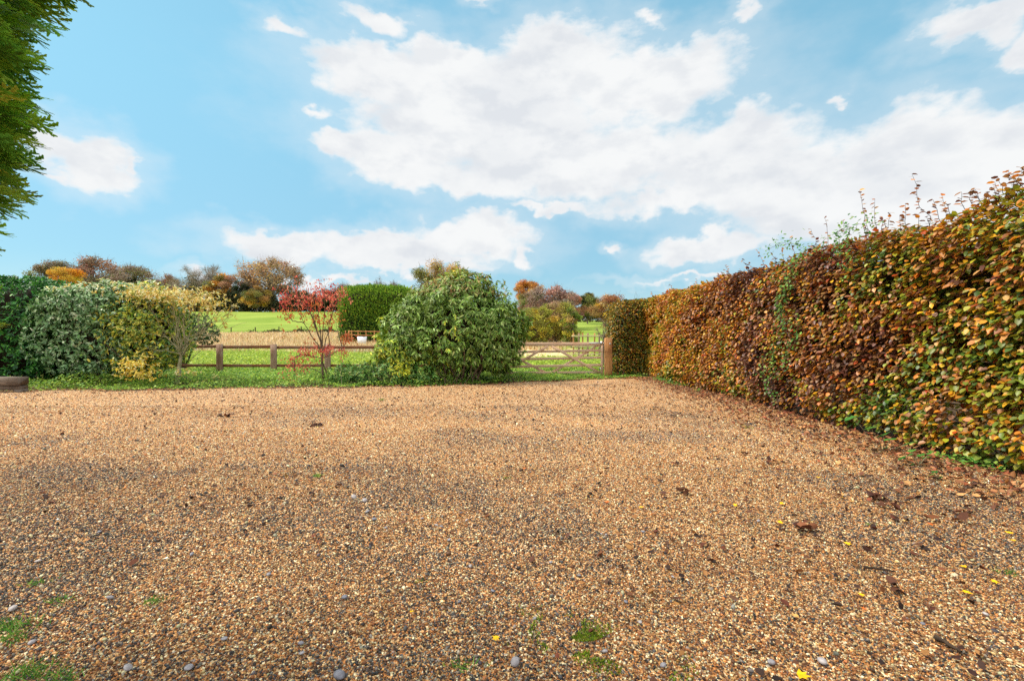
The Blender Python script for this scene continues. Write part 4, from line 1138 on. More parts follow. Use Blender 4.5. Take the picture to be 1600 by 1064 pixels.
# ------------------------------------------------------------------ distant trees
OCH = lin(162, 130, 78); GOLD = lin(206, 158, 60); RUST = lin(148, 110, 82); GB = lin(128, 112, 84); OLV = lin(112, 112, 58); IVY = lin(48, 62, 34)
DKG = lin(40, 52, 30); GRYB = lin(140, 122, 106); PNK = lin(160, 122, 104); YGR = lin(176, 168, 62)
def far_tree(name, label, px, ytop, wpx, Y, cols, leafy=1.0, trunk_f=.3, lsize=None, wts=None, bark_=None, ivy=0.0, seed=0, ybase=None, nclump=None, depth=None, flat_=1.0, twigs=1.0, rest=None):
    global RNG
    RNG = np.random.default_rng(1000 + seed); random.seed(1000 + seed)
    x = (px - 800) / F * Y
    zb = z1(x, Y) if ybase is None else EYE + (HORIZON - ybase) / F * Y
    zt = EYE + (HORIZON - ytop) / F * Y
    H = zt - zb; Wd = wpx / F * Y
    o = root(name, label, 'tree' if 'bush' not in name else 'bush', (x, Y, zb))
    K = nclump or 46
    cz = zb + H * (trunk_f + (1 - trunk_f) * .5); rz = H * (1 - trunk_f) * .5 * flat_
    if flat_ < 1: cz = zt - rz
    d = unit(rnd(K)); rr = RNG.uniform(.45, .86, K) ** .7
    rx = Wd * .5; ry = (depth or Wd) * .5
    cen = np.array([x, Y, cz]) + d * rr[:, None] * np.array([[rx, ry, rz]]) * (1 + .12 * lump(d, 2.5, seed))[:, None]
    cr = .21 * np.array([rx * 1.15, ry * 1.1, rz * 1.1]).mean() * RNG.uniform(.75, 1.3, K)
    gsx = []
    r0 = max(.05, H * .024)
    nt = 7
    tp = bend((x, Y, zb - .3), (x + random.gauss(0, .03) * Wd, Y, zb + H * .78), nt, .03)
    gsx.append(tube(tp, np.linspace(r0, r0 * .25, nt), 6))
    for c_ in cen:
        f_ = np.clip((c_[2] - zb) / H * .62, .12, .74) + random.uniform(-.05, .05)
        s_ = np.array([np.interp(f_ / .78, np.linspace(0, 1, nt), tp[:, j]) for j in range(3)])
        gsx.append(tube(bend(s_, c_, 5, .10, .06), np.linspace(r0 * .42, r0 * .10, 5), 4))
    # fine twigs through every clump
    kt = int(14 * twigs)
    Ts = np.repeat(cen, kt, 0); dirs = unit(rnd(len(Ts)) + .6 * unit(Ts - np.array([x, Y, cz - rz * .4])))
    Te = Ts + dirs * np.repeat(cr, kt)[:, None] * RNG.uniform(.8, 1.9, (len(Ts), 1))
    tv, tq = frusta(Ts, Te, r0 * .07, r0 * .025, 3); gsx.append((tv, tq))
    Te2s = Ts + (Te - Ts) * .5
    tv, tq = frusta(Te2s, Te2s + unit(dirs + rnd(len(Ts), .7)) * np.repeat(cr, kt)[:, None] * .8, r0 * .05, r0 * .02, 3); gsx.append((tv, tq))
    V_, Q_, _ = merge(gsx); mesh_obj('trunk', V_, Q_, bark_ or M_TWIG, o)
    ls = (lsize or max(.16, Wd * .030)) * 1.1
    n_ = int(leafy * 2.0 * (4 * rx * rz + 3 * rx * ry) * 2.2 / (ls * ls * .5))
    n_ = min(n_, 30000)
    i = RNG.integers(0, K, n_)
    g = unit(rnd(n_)) * (RNG.random((n_, 1)) ** .5) * cr[i][:, None] * 1.32
    g[:, 2] *= .72
    P_ = cen[i] + g
    cc_ = 1.18 * pal(cols, K, wts, .14)[i] * np.exp(RNG.normal(0, .22, (n_, 1))) * (1 + RNG.normal(0, .06, (n_, 3)))
    if rest is not None:
        m2 = (P_[:, 2] < zb + H * rest[0]) & (RNG.random(n_) < .8); cc_[m2] = pal(rest[1], m2.sum())
    gl = []
    if leafy > 0:
        gl.append(leaf_geo(P_, rnd(n_), unit(P_ - np.array([x, Y, cz])) + rnd(n_, .7) + np.array([[0, 0, .4]]), ls * RNG.uniform(.6, 1.3, n_), ls * .75 * RNG.uniform(.6, 1.2, n_), np.clip(cc_, .004, .9), T4))
        V_, Q_, C_ = merge(gl); mesh_obj('crown', V_, Q_, M_FAR, o, C_)
    if ivy > 0:
        k = int(2600 * ivy); t_ = RNG.random(k) ** .8 * .8
        P_ = np.stack([np.interp(t_, np.linspace(0, 1, nt), tp[:, j]) for j in range(3)], 1) + rnd(k) * np.array([[Wd * .085, Wd * .085, H * .03]]) * (1.2 - t_[:, None])
        kk = k // 2; j = RNG.integers(0, K, kk)
        sel_ = cen[j]; tw = RNG.random((kk, 1)) * .6
        base_ = np.array([x, Y, 0]) * 1.0; b2 = np.repeat(base_[None], kk, 0); b2[:, 2] = zb + (sel_[:, 2] - zb) * .62
        P_ = np.concatenate([P_, b2 + (sel_ - b2) * tw + rnd(kk, Wd * .035)])
        k = len(P_)
        V_, Q_, C_ = leaf_geo(P_, rnd(k), rnd(k), ls * 1.1, ls * .9, pal([IVY, DKG, lin(62, 76, 40)], k), T4)
        mesh_obj('ivy', V_, Q_, M_FAR, o, C_)
    return o

T = far_tree
T('oak_tree', 'olive brown rounded tree at the left end of the far tree line', 84, 409, 66, 215, [GB, OLV, GB], .9, seed=1)
T('golden_tree', 'small bright golden yellow tree in front of the olive brown one, above the silvery shrub', 103, 415, 44, 185, [GOLD, lin(206, 136, 32), lin(232, 172, 60)], 1.3, seed=2)
T('oak_tree', 'broad grey brown tree with rusty top in the far line, right of the golden tree', 148, 405, 84, 222, [GRYB, PNK, RUST, GB], .8, seed=3, twigs=1.5)
T('ash_tree', 'thin leaved grey tree with ivy, right of the broad grey brown tree', 208, 412, 66, 210, [GRYB, OLV, GB], .5, seed=4, ivy=1.2, twigs=1.6)
T('thorn_tree', 'low rusty brown tree between the ivy clad tree and the pair of bare trees', 260, 429, 48, 215, [lin(150, 112, 80), RUST, GB], 1.0, seed=5)
T('bare_tree', 'bare fan shaped tree with dark ivy skirt, first of the two against the small cloud', 303, 417, 66, 212, [DKG, IVY], .0, seed=6, ivy=2.6, twigs=2.4, bark_=M_BARKP)
T('bare_tree', 'bare forked pale tree with ivy clad trunk, right of its fan shaped twin', 330, 416, 46, 216, [DKG, IVY], .0, seed=7, ivy=2.2, twigs=2.4, bark_=M_BARKP)
T('autumn_tree', 'orange and ochre tree standing right of the two bare ivy trees', 353, 427, 56, 208, [OCH, lin(200, 138, 52), RUST, OLV], 1.2, seed=8, trunk_f=.18)
T('yew_tree', 'dark evergreen tree between the orange tree and the tallest brown tree', 379, 443, 38, 206, [DKG, IVY, lin(58, 66, 42)], 1.5, seed=9, trunk_f=.08)
T('beech_tree', 'tallest tree of the far line, domed, with thin copper leaves and pale limbs', 424, 405, 88, 214, [lin(176, 138, 100), lin(156, 116, 84), lin(190, 148, 92)], .48, seed=10, bark_=M_BARKP, twigs=2.2, nclump=70, rest=(.42, [OCH, lin(170, 128, 50), OLV]))
T('field_maple', 'small gold and olive tree at the foot of the tallest domed tree', 402, 446, 44, 200, [OCH, GOLD, OLV, lin(150, 124, 54)], 1.3, seed=11, trunk_f=.12)
T('thorn_tree', 'low dark brown tree behind the red leaved tree', 470, 455, 52, 208, [DKG, lin(92, 80, 52), lin(110, 84, 56)], 1.3, seed=12, trunk_f=.1)
T('yew_tree', 'dark green tree partly behind the right side of the red leaved tree', 518, 452, 50, 204, [DKG, IVY, lin(70, 78, 46)], 1.4, seed=13, trunk_f=.08)
T('bare_tree', 'pale leafless tree just above the left end of the conifer block', 549, 441, 44, 200, [GRYB], .10, seed=14, twigs=2.2)
T('ivy_stump_tree', 'ivy covered bare tree whose tip shows above the middle of the conifer block', 592, 434, 26, 120, [IVY], .0, seed=15, ivy=.8, twigs=1.2)
T('ivy_stump_tree', 'ivy covered bare tree whose tip shows above the right end of the conifer block', 615, 436, 26, 118, [IVY], .0, seed=16, ivy=.8, twigs=1.2)
T('ochre_tree', 'ochre crowned tree rising behind the top of the big rounded evergreen', 692, 409, 98, 62, [lin(170, 148, 84), lin(146, 136, 70), lin(180, 146, 88), OLV], 1.5, seed=17, trunk_f=.2, lsize=.17)
T('orange_tree', 'bright orange tree with a small pale top right of the big shrub', 824, 437, 48, 120, [lin(196, 130, 56), lin(180, 112, 46), lin(200, 148, 76)], 1.1, seed=18, trunk_f=.45)
T('hawthorn_tree', 'greyish purple twiggy tree behind the yellow green bushes', 862, 447, 84, 90, [PNK, GRYB, lin(140, 112, 100)], .8, seed=19, trunk_f=.06, twigs=1.6)
T('hazel_tree', 'brown pink tree with rusty top behind the right side of the yellow green bushes', 893, 456, 44, 100, [PNK, RUST, lin(176, 116, 84)], 1.0, seed=20, trunk_f=.06)
T('holm_oak', 'dark olive green tree at the top of the small green field beyond the gate', 918, 458, 42, 130, [OLV, DKG, lin(120, 110, 48)], 1.3, seed=21, trunk_f=.1)
T('maple_tree', 'orange and yellow leaved tree beyond the orange gate post against the hedge', 950, 460, 56, 110, [RUST, OCH, lin(150, 96, 66), GOLD], 1.0, seed=22, trunk_f=.1)
T('maple_tree', 'reddish brown tree behind the corner of the beech hedge', 1002, 468, 60, 115, [RUST, lin(150, 96, 66), GRYB], 1.0, seed=23, trunk_f=.1)
T('hazel_bush', 'yellow green leafy bush directly right of the big evergreen, beyond the gate', 838, 474, 62, 44, [YGR, lin(150, 150, 60), lin(196, 170, 60), lin(120, 122, 54)], 1.3, seed=24, trunk_f=.0, lsize=.12, depth=2.6, nclump=60)
T('hazel_bush', 'tallest yellow green bush, in the middle of the three beyond the gate', 868, 462, 60, 47, [lin(150, 146, 66), YGR, lin(146, 124, 84), lin(160, 130, 90)], 1.2, seed=25, trunk_f=.0, lsize=.12, depth=2.6, nclump=60)
T('hazel_bush', 'darker green end bush beside the pale rails beyond the gate', 894, 480, 32, 42, [lin(96, 116, 44), YGR, lin(150, 124, 70)], 1.3, seed=26, trunk_f=.0, lsize=.12, depth=1.6, nclump=40)
T('yellow_sapling', 'thin sapling with yellow leaves between the gate post and the beech hedge block', 955, 478, 26, 21.5, [GOLD, lin(220, 180, 50), OCH], .45, seed=27, trunk_f=.35, lsize=.07, nclump=22, twigs=1.4)
T('bare_bush', 'small bare grey bush just behind the top of the orange gate post', 943, 496, 26, 20.5, [GRYB], .0, seed=28, trunk_f=.3, nclump=16, twigs=2.0)
T('thorn_tree', 'low brown tree filling the gap between the big evergreen and the greyish purple tree', 832, 455, 58, 100, [GB, PNK, OLV, lin(150, 120, 90)], 1.2, seed=29, trunk_f=.05)
RNG = np.random.default_rng(77); random.seed(77)

def far_hedgerow():
    n_ = 21000
    Y = 203.0
    x = RNG.uniform((300 - 800) / F * Y, (560 - 800) / F * Y, n_)
    px = 800 + x / Y * F
    h = 6.2 + 1.6 * np.sin(px * .11) + 1.1 * np.sin(px * .37 + 1)
    y = Y + RNG.normal(0, 1.2, n_)
    P_ = np.stack([x, y, tz(x, y) + RNG.random(n_) ** .8 * h], 1)
    V_, Q_, C_ = leaf_geo(P_, rnd(n_), rnd(n_) + np.array([[0, -.5, .5]]), .8, .6, pal([DKG, lin(72, 68, 42), lin(112, 96, 62), lin(54, 62, 36)], n_), T4)
    tag(mesh_obj('field_hedgerow', V_, Q_, M_FAR, None, C_), 'dark hedgerow along the top edge of the green pasture under the far trees', 'hedgerow')
    n_ = 6000; Y = 158.0
    x = RNG.uniform((895 - 800) / F * Y, (1010 - 800) / F * Y, n_); y = Y + RNG.normal(0, 1, n_)
    P_ = np.stack([x, y, tz(x, y) + RNG.random(n_) ** .8 * (6.0 + 1.2 * np.sin(x * .5))], 1)
    V_, Q_, C_ = leaf_geo(P_, rnd(n_), rnd(n_) + np.array([[0, -.5, .5]]), .6, .45, pal([DKG, lin(72, 62, 48), GB, RUST], n_), T4)
    tag(mesh_obj('field_hedgerow', V_, Q_, M_FAR, None, C_), 'brown hedgerow at the top of the small green field seen over the gate', 'hedgerow')
far_hedgerow()

def conifer_block():
    Y = 55.0
    x0, x1 = (530 - 800) / F * Y, (640 - 800) / F * Y
    zt = EYE + (HORIZON - 450) / F * Y
    c_ = ((x0 + x1) / 2, Y + 2, zt / 2 + .3); r_ = ((x1 - x0) / 2, 2.3, zt / 2 - .2)
    o = root('conifer_hedge', 'bright green clipped conifer block in the meadow left of the big rounded evergreen', 'conifer hedge', (c_[0], c_[1], z1(c_[0], c_[1])))
    P_, O_ = lobes_surface([(c_, r_)], 24000, 14.0, 1.0, .035, .25, zmin=.8, seed=121)
    n_ = len(P_)
    D = unit(O_ * .6 + np.array([[0, 0, .5]]) + rnd(n_, .35)); 
    cols = pal([lin(116, 152, 48), lin(142, 174, 56), lin(84, 116, 38)], n_, [3, 2, 2])
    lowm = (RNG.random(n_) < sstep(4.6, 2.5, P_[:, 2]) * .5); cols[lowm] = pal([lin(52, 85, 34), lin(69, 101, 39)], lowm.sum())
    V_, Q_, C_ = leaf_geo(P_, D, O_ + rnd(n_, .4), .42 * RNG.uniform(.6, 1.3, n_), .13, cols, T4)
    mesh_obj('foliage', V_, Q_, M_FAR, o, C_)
    core_mesh('dark_core', [(c_, r_)], o, .84, 10)
    gsx = branch_set([(x0 + .8 + i * 1.1, Y + 2, z1(c_[0], c_[1]) - .1) for i in range(7)], [(x0 + .8 + i * 1.1, Y + 2, 4.0) for i in range(7)], .12, .05)
    V_, Q_, _ = merge(gsx); mesh_obj('trunks', V_, Q_, M_BARK, o)
conifer_block()

# ------------------------------------------------------------------ ground cover
def cover(name, label, cat, P, L, W, cols, wts, mat=M_SOFT, tilt=.35, T_=T4, jit=.2):
    n_ = len(P)
    D = unit(rnd(n_) * np.array([[1, 1, tilt]])); Nn = np.array([[0, -.15, 1]]) + rnd(n_, .38)
    s_ = RNG.uniform(.6, 1.3, n_)
    V_, Q_, C_ = leaf_geo(P, D, Nn, L * s_, W * s_, pal(cols, n_, wts, jit), T_)
    return tag(mesh_obj(name, V_, Q_, mat, None, C_), label, cat, kind='stuff')

n_ = 84000
x = RNG.uniform(-15.5, 4.9, n_); y = RNG.uniform(0, 1, n_)
ed = edge(x); y = ed - .05 + (18.6 - ed) * y
P3 = np.stack([x, y, 0 * x], 1)
h = .03 + .30 * np.clip(.4 + .6 * lump(P3, 1.5, 131) + .5 * lump(P3, 4, 132), 0, 1.7) * sstep(-.05, .6, y - ed)
h = h * np.where(x > .4, .75, 1)
bare = (lump(P3, 1.9, 133) > .6) & (RNG.random(n_) < .7)
thin = RNG.random(n_) < sstep(1.0, 0, y - ed + .25 * lump(P3, 3, 135)) * .8
k = ~(bare | thin)
P_ = np.stack([x, y, RNG.random(n_) ** .6 * h + .01], 1)[k]
cover('verge_weeds', 'low nettles and ground ivy covering the verge before the fence', 'ground cover', P_, .058, .046,
      [lin(112, 152, 50), lin(140, 176, 58), lin(86, 130, 60), lin(166, 192, 64), lin(184, 200, 100)], [3, 3, 2, 2, 1])

n_ = 90000
y = 18.3 + 27 * RNG.random(n_) ** 1.35; x = RNG.uniform(-1.15, .42, n_) * y * 1.0
P3 = np.stack([x, y, 0 * x], 1)
h = .06 + .20 * np.clip(.5 + .6 * lump(P3, 1.1, 141) + .4 * lump(P3, 3, 142), 0, 1.6)
k = ~((lump(P3, .6, 143) > .5) & (RNG.random(n_) < .7)) & (RNG.random(n_) < sstep(46, 36, y + 11 * (x > -3) * (x < 4)))
P_ = np.stack([x, y, tz(x, y) + RNG.random(n_) ** .6 * h], 1)[k]
cover('meadow_weeds', 'bright green nettle clumps and grass between the fence and the straw meadow', 'ground cover', P_, .11, .075,
      [lin(138, 162, 50), lin(164, 184, 60), lin(110, 138, 48), lin(186, 196, 90)], [3, 3, 2, 1.4], tilt=.5)

def blades(name, label, x, y, z, h, w_, cols, wts=None, lean=.3, mat=M_SOFT, kind='stuff', cat='grass', parent=None):
    n_ = len(x)
    P_ = np.stack([x, y, z], 1)
    D = unit(np.array([[0, 0, 1.]]) + rnd(n_, lean) * np.array([[1, 1, .2]]))
    Nn = rnd(n_) * np.array([[1, 1, .1]]) + np.array([[0, -.6, 0]])
    t = (np.array([[0, -.5, 0], [0, .5, 0], [1, .08, -.05], [1, -.08, -.05]], float), np.array([[0, 1, 2, 3]]))
    V_, Q_, C_ = leaf_geo(P_, D, Nn, h, w_, pal(cols, n_, wts), t)
    o = mesh_obj(name, V_, Q_, mat, parent, C_)
    if parent is None: tag(o, label, cat, kind=kind)
    return o

n_ = 60000
y = 38 + 48 * RNG.random(n_) ** 1.2; x = RNG.uniform(-1.15, .12, n_) * y
k = (RNG.random(n_) < sstep(37, 43, y + 2 * np.sin(x * .4))) & (x < 7)
x, y = x[k], y[k]
blades('dry_grass', 'tall straw coloured dry grass filling the meadow', x, y, tz(x, y), RNG.uniform(.25, .6, len(x)), .06 + y * .0012, [lin(214, 190, 146), lin(196, 168, 120), lin(228, 208, 168), lin(176, 150, 104)], None, .25)
n_ = 26000
x = RNG.uniform(-15, 4.6, n_); y = edge(x) + .0 + RNG.random(n_) ** .7 * 3.5
k = (lump(np.stack([x, y, 0*x], 1), 1.2, 151) > .05) | (x > .2)
x, y = x[k], y[k]
blades('verge_grass', 'green grass blades among the verge weeds and along the foot of the gate', x, y, 0*x, RNG.uniform(.06, .2, len(x)), .008, [lin(92, 140, 44), lin(130, 170, 60), lin(150, 170, 80), lin(180, 170, 110)], [3, 3, 2, 1], .35)

# weeds along the hedge foot
n_ = 6500
y = RNG.uniform(4.0, 16.2, n_); x = hx_face(y) + RNG.normal(.05, .16, n_)
P3 = np.stack([x, y, 0*x], 1)
k = (lump(P3, 1.8, 161) > .42 - 1.0 * sstep(10.0, 14, y)) & (x > 0)
P_ = np.stack([x, y, .03 + RNG.random(n_) * .10], 1)[k]
cover('hedge_foot_weeds', 'small green weeds along the foot of the beech hedge', 'ground cover', P_, .045, .036, [lin(72, 130, 48), lin(106, 156, 60), lin(140, 168, 70)], None)

# leaf litter
def litter(name, label, x, y, L, cols, wts, lift=.018):
    n_ = len(x)
    P_ = np.stack([x, y, gz(x, y) + lift + RNG.random(n_) * .02], 1)
    D = unit(rnd(n_) * np.array([[1, 1, .18]])); Nn = np.array([[0, 0, 1]]) + rnd(n_, .35)
    s_ = RNG.uniform(.55, 1.25, n_)
    V_, Q_, C_ = leaf_geo(P_, D, Nn, L * s_, L * .6 * s_, pal(cols, n_, wts), T8W, RNG.uniform(-3.5, 3.5, n_))
    return tag(mesh_obj(name, V_, Q_, M_LITTER, None, C_), label, 'leaf litter', kind='stuff')
LB = [lin(104, 66, 46), lin(140, 90, 58), lin(166, 114, 74), lin(78, 52, 40), lin(190, 140, 88), lin(146, 78, 50)]
n_ = 4800
y = RNG.uniform(2.5, 16, n_); x = hx_face(y) - .02 - np.abs(RNG.normal(0, .7, n_)) * (1 + .5 * lump(np.stack([y, y, y], 1), 1.5, 55)) + .25
k = x < hx_face(y) + .5
litter('hedge_litter', 'brown fallen beech leaves gathered along the foot of the hedge', x[k], y[k], .062, LB, [3, 3, 2, 2, 1.5, 1.5])
n_ = 12000
y = np.sqrt(RNG.uniform(1.5**2, 13.5**2, n_)); x = RNG.uniform(-1.1, 1.05, n_) * y
P3 = np.stack([x, y, 0*x], 1)
pr = np.clip(.12 + .5 * (lump(P3, 1.3, 171) > .45) + .55 * sstep(0, .8, x / y) + .30 * sstep(5, 9, y) + .35 * ((y > 8) & (np.abs(x + 2) < 5)), 0, 1) * sstep(1, 5, y + 2 * (x > 0))
k = (RNG.random(n_) < pr) & (x < hx_face(y)) & (y < edge(x) - .1)
LB2 = [lin(58, 36, 26), lin(86, 54, 36), lin(112, 72, 44), lin(44, 30, 24), lin(150, 104, 58), lin(96, 50, 32)]
litter('scattered_leaves', 'small brown curled leaves scattered over the gravel', x[k], y[k], .046, LB2, [3, 3, 2, 2, 1.5, 1.5])
n_ = 900
x = RNG.uniform(-13.5, 4.5, n_); y = edge(x) - .02 - np.abs(RNG.normal(0, .16, n_))
litter('verge_litter', 'brown leaves along the line where gravel meets the verge', x, y, .055, LB, None, .02)

# larger single leaves, stones and tufts on the gravel: one object each
def maple_leaf(L):
    ang = [0, 24, 44, 66, 96, 122, 180, 238, 264, 294, 316, 336]
    rad = [1, .5, .88, .42, .74, .36, .30, .36, .74, .42, .88, .5]
    V_ = [[0, 0, .0]] + [[r_ * math.cos(R(a_)) * L * .5, r_ * math.sin(R(a_)) * L * .5, .10 * L * r_ * random.uniform(-.3, 1)] for a_, r_ in zip(ang, rad)]
    Q_ = [[0, 1 + (2*i) % 12, 1 + (2*i+1) % 12, 1 + (2*i+2) % 12] for i in range(6)]
    return np.array(V_), np.array(Q_)
yl = [(310, 533, 1200, 640, 2.51)]
YEL = [(1323, 852, .055, 0), (1512, 929, .06, 0), (1555, 912, .05, 0), (775, 1003, .045, 0), (642, 963, .035, 0), (1345, 931, .04, 0), (1349, 953, .03, 1), (1245, 967, .05, 2), (1508, 888, .05, 0),
       (1575, 834, .06, 0), (1582, 846, .05, 0), (1454, 820, .05, 1), (1401, 881, .05, 2), (1411, 815, .06, 2), (1317, 779, .06, 0), (1278, 746, .05, 0), (1330, 785, .05, 2), (1402, 766, .05, 1),
       (787, 748, .05, 0), (903, 735, .05, 1), (868, 703, .05, 0), (1003, 795, .05, 0), (1150, 792, .06, 0), (960, 720, .05, 1), (1080, 700, .05, 1), (1128, 700, .05, 0), (1036, 792, .04, 2),
       (1220, 789, .05, 0), (1219, 820, .05, 0), (1250, 1060, .07, 0), (947, 787, .06, 1), (820, 735, .05, 1), (835, 735, .04, 2)]
M_YL = {}
for k_, (a, b_) in enumerate(((lin(236, 190, 20), lin(214, 160, 20)), (lin(214, 112, 40), lin(170, 80, 34)), (lin(216, 170, 96), lin(180, 130, 70)))):
    M_YL[k_] = bark('fallen_leaf_%d' % k_, a, b_, 40.0, .6)
LBL = {0: ('bright yellow lobed leaf lying flat on the gravel', 'yellow leaves fallen on the gravel'), 1: ('orange brown lobed leaf lying on the gravel', 'orange leaves fallen on the gravel'), 2: ('pale tan lobed leaf lying on the gravel', 'tan leaves fallen on the gravel')}
for (px, py, L, kc) in YEL:
    q = flat(px, py, .05)
    V_, Q_ = maple_leaf(L * 1.25)
    a_ = random.uniform(0, 6.28); V_ = V_ @ np.array(Matrix.Rotation(a_, 3, 'Z')).T @ np.array(Matrix.Rotation(random.gauss(0, .15), 3, 'X')).T
    o = mesh_obj('fallen_leaf', V_, Q_, M_YL[kc], None, smooth=False); o.location = (q[0], q[1], float(gz(q[0], q[1])) + .022)
    tag(o, LBL[kc][0], 'fallen leaf', LBL[kc][1])

def curled_clump(px, py, k, sz):
    q = flat(px, py, .05)
    V_, Q_, C_ = leaf_geo(np.zeros((k, 3)) + rnd(k, sz * .35) * np.array([[1.3, .7, .25]]) + np.array([[0, 0, .02]]), rnd(k) * np.array([[1, .6, .3]]), np.array([[0, 0, 1]]) + rnd(k, .5), sz * RNG.uniform(.5, 1, k), sz * .45,
                          pal([lin(92, 54, 36), lin(70, 42, 32), lin(126, 76, 46)], k), T8W, RNG.uniform(-4, 4, k))
    o = mesh_obj('leaf_clump', V_, Q_, M_LITTER, None, C_); o.location = (q[0], q[1], float(gz(q[0], q[1])) + .02)
    return o
for (px, py, k, sz, lb) in ((1262, 830, 9, .10, 'dark red brown curled leaf heap alone in the middle of the gravel'), (1368, 778, 14, .10, 'red brown heap of curled leaves nearest the hedge foot'),
                            (1392, 792, 6, .10, 'long brown curled leaf just below the red brown heap near the hedge'), (1490, 814, 5, .12, 'flat chestnut brown leaf on the gravel at the hedge side'),
                            (1205, 722, 7, .09, 'rusty leaf clump on the gravel halfway along the hedge'), (1068, 770, 6, .09, 'three orange brown leaves lying together on the open gravel'),
                            (1058, 728, 5, .08, 'small orange brown leaf cluster beyond the group of three'), (353, 652, 8, .12, 'brown leaf clump on the far gravel toward the yellow shrub'), (492, 666, 8, .12, 'dark brown leaf clump on the far gravel below the red leaved tree'),
                            (1387, 921, 5, .09, 'brown curled leaf on the gravel beside tan stones')):
    tag(curled_clump(px, py, k, sz), lb, 'leaf clump', 'brown leaf clumps on the gravel')

m_st, n, out = newmat('single_stone')
oc = n.n('ShaderNodeTexCoord').outputs['Object']
oi = n.n('ShaderNodeObjectInfo')
c = n.mix(n.smooth(n.noise(oc, 1.8, 5, .6), .35, .65), n.mix(oi.outputs['Random'], lin(92, 92, 100), lin(150, 140, 136)), n.mix(oi.outputs['Random'], lin(124, 124, 134), lin(176, 166, 160)))
p = n.n('ShaderNodeBsdfPrincipled'); n.put(p, 'Base Color', c); n.put(p, 'Roughness', .6); n.put(out, 0, p.outputs[0])
for i, (px, py, sz) in enumerate(((538, 937, .05), (735, 887, .05), (978, 943, .055), (1052, 904, .05), (1005, 830, .05), (940, 834, .04), (947, 835, .035), (200, 1046, .07), (172, 938, .06), (530, 1056, .10), (295, 1045, .06), (470, 1007, .045),
                                  (471, 1022, .045), (770, 925, .045), (718, 943, .04), (1285, 1036, .07), (1205, 1037, .06), (805, 1040, .09), (835, 969, .04), (972, 902, .045), (553, 780, .09), (570, 785, .08), (574, 803, .07), (585, 815, .07),
                                  (660, 812, .05), (682, 822, .05), (690, 824, .05), (729, 814, .05), (702, 845, .05), (603, 827, .045), (20, 955, .09), (50, 1005, .06), (90, 770, .05), (155, 836, .05), (1000, 975, .04), (1036, 1043, .05), (945, 1022, .045),
                                  (1540, 960, .05), (1442, 974, .04), (1185, 815, .05), (120, 690, .05), (255, 720, .06), (300, 870, .05), (60, 880, .06), (420, 900, .05), (350, 1000, .05), (860, 880, .04), (905, 900, .04))):
    q = flat(px, py, .05)
    me = pebble_mesh(200 + i, 2, .45); me.materials.append(m_st)
    o = bpy.data.objects.new('loose_stone', me); COL.objects.link(o)
    o.location = (q[0], q[1], float(gz(q[0], q[1])) + .008 + sz * .08); o.scale = (sz * .62,) * 3; o.rotation_euler = (random.gauss(0, .2), random.gauss(0, .2), random.uniform(0, 6.28))
    tag(o, 'larger grey stone lying loose on the pea gravel', 'stone', 'larger grey stones on the gravel')

for i, (px, py, k, h_, lb) in enumerate(((495, 748, 60, .06, 'single bright green weed tuft in the open centre left gravel'), (240, 942, 50, .05, 'green tuft on the gravel upper left of the corner grass'), (15, 985, 120, .09, 'largest grass tuft, at the corner edge of the gravel'),
                                    (22, 1000, 60, .07, 'grass tuft just below the largest corner tuft'), (40, 1055, 130, .09, 'grass patch in the lowest corner of the gravel'), (100, 1060, 70, .07, 'spreading green weed at the bottom edge near the corner'),
                                    (92, 943, 40, .05, 'small dark green tuft left of the bright one in the near gravel'), (790, 748, 20, .04, 'tiny green tuft with yellow leaf on the middle gravel'), (725, 1046, 45, .05, 'pale green rosette weed at the bottom middle of the gravel'),
                                    (596, 626, 60, .08, 'light green grass tuft on the far gravel below the low shrub'), (1165, 668, 50, .08, 'grass tuft at the foot of the hedge beyond the climber'), (1570, 895, 40, .05, 'green weed on the gravel near the hedge side edge'),
                                    (1365, 820, 24, .04, 'small green weed between leaf heaps near the hedge'), (655, 913, 16, .03, 'tiny green sprout among the near middle stones'), (58, 915, 40, .05, 'green tuft on the near gravel above the corner grass'))):
    q = flat(px, py, .045)
    r_ = h_ * .8
    o = root('weed_tuft', lb, 'weed', (q[0], q[1], float(gz(q[0], q[1]))), 'weed tufts in the gravel')
    x = q[0] + RNG.normal(0, r_ * .8, k); y = q[1] + RNG.normal(0, r_ * .5, k)
    ob = blades('blades', None, x, y, np.full(k, float(gz(q[0], q[1])) + .005), h_ * RNG.uniform(.35, .8, k), .005, [lin(96, 146, 50), lin(70, 116, 44), lin(136, 172, 70)], None, .9, parent=o)

# moss patch
q0 = flat(935, 1012, .05)
n_ = 5200
x = q0[0] + RNG.normal(0, .16, n_); y = q0[1] + RNG.normal(0, .085, n_) - (x - q0[0]) * .45
P3 = np.stack([x, y, 0*x], 1); k = lump(P3, 14, 181) + lump(P3, 35, 182) * .5 > .25
x, y = x[k], y[k]
blades('moss_patch', 'bright green moss growing between the near stones of the gravel', x, y, gz(x, y) + .006, .014 * RNG.uniform(.5, 1.2, len(x)), .006, [lin(116, 142, 24), lin(84, 112, 26), lin(150, 168, 40)], None, .8, cat='moss')

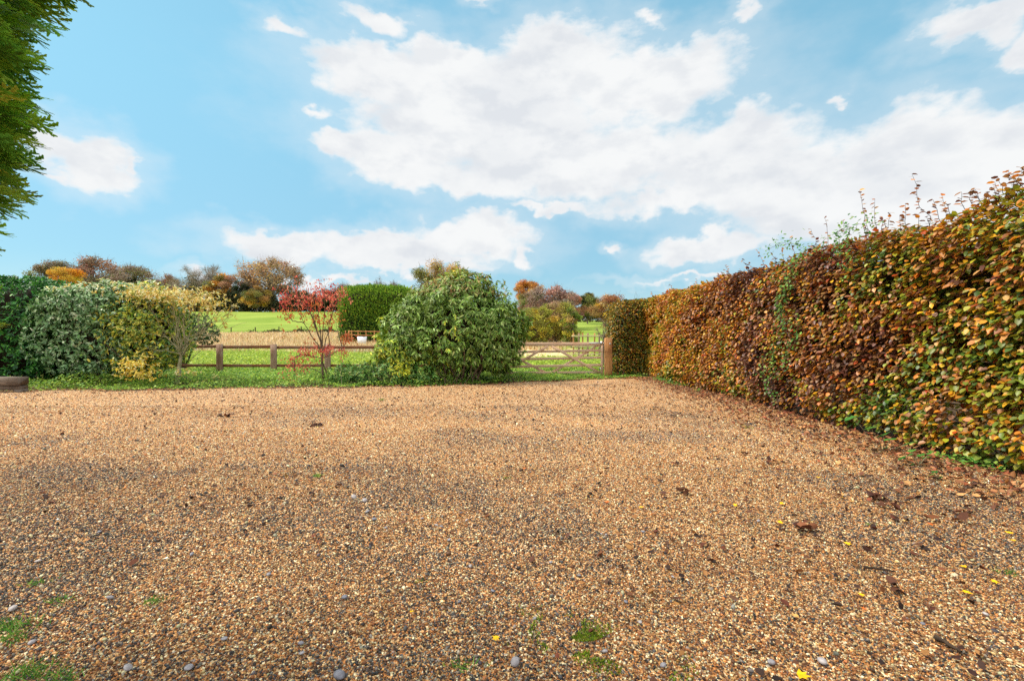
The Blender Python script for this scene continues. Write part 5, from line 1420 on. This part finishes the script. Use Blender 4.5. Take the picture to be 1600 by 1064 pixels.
def stick(px, py, px2, py2, lb, r_=.010):
    a_ = flat(px, py, .06); b_ = flat(px2, py2, .06)
    pts = bend(a_, b_, 7, .10); pts[:, 2] = gz(pts[:, 0], pts[:, 1]) + .022
    tag(mesh_obj('stick', *tube(pts, np.linspace(r_, r_ * .5, 7), 6), M_BARKD), lb, 'stick', 'sticks on the gravel')
stick(1462, 996, 1502, 1020, 'short dark bark stick on the near gravel toward the corner', .012)
stick(1350, 886, 1398, 893, 'thin dark twig among leaves on the gravel before the hedge', .009)
stick(1472, 745, 1400, 735, 'fine twig among the leaf litter by the hedge foot', .005)

# broad leaved weeds at the hedge foot
def broadweed(px, py, leaves, lb):
    q = flat(px, py, .03)
    o = root('broad_leaved_weed', lb, 'weed', (q[0], q[1], 0), 'broad leaved weeds at the hedge foot')
    gsx, lg = [], []
    for (lx, ly, L) in leaves:
        e_ = at(lx, ly, q[1]) + np.array([random.gauss(0, .03), random.gauss(0, .05), 0])
        gsx.append(tube(bend(q, e_, 5, .06), np.linspace(.005, .003, 5), 5))
        k = 9   # a round scalloped blade
        a0 = random.uniform(0, 6.28)
        ring = [[math.cos(a0 + i * 2 * math.pi / 12) * L * .5 * (1 + .10 * (-1) ** i), math.sin(a0 + i * 2 * math.pi / 12) * L * .5 * (1 + .10 * (-1) ** i), -.05 * L + random.gauss(0, .04) * L] for i in range(12)]
        V_ = np.array([[0, 0, .05 * L]] + ring) @ np.array(Matrix.Rotation(R(-18) + random.gauss(0, .2), 3, 'X') @ Matrix.Rotation(random.gauss(-.35, .15), 3, 'Y')).T + e_
        lg.append((V_, np.array([[0, 1 + 2*i, 1 + (2*i+1) % 12, 1 + (2*i+2) % 12] for i in range(6)]), np.repeat(pal([lin(88, 144, 56), lin(66, 118, 46)], 1), 13, 0)))
    V_, Q_, _ = merge(gsx); mesh_obj('stalks', V_, Q_, M_BARKG, o)
    V_, Q_, C_ = merge(lg); mesh_obj('leaves', V_, Q_, M_SOFT, o, C_)
broadweed(1380, 706, [(1326, 652, .15), (1365, 668, .16), (1378, 678, .17), (1392, 688, .14), (1413, 692, .15), (1384, 700, .06)], 'tall weed with five big round leaves leaning from under the hedge')
broadweed(1435, 728, [(1408, 716, .10), (1426, 704, .08), (1444, 712, .09), (1455, 716, .10), (1432, 727, .08), (1420, 709, .07), (1442, 705, .07)], 'low rosette weed with small round leaves right of the tall round leaved weed')
broadweed(1470, 748, [(1455, 740, .06), (1465, 737, .06), (1478, 745, .06)], 'tiny round leaved weed at the hedge foot nearest the camera')
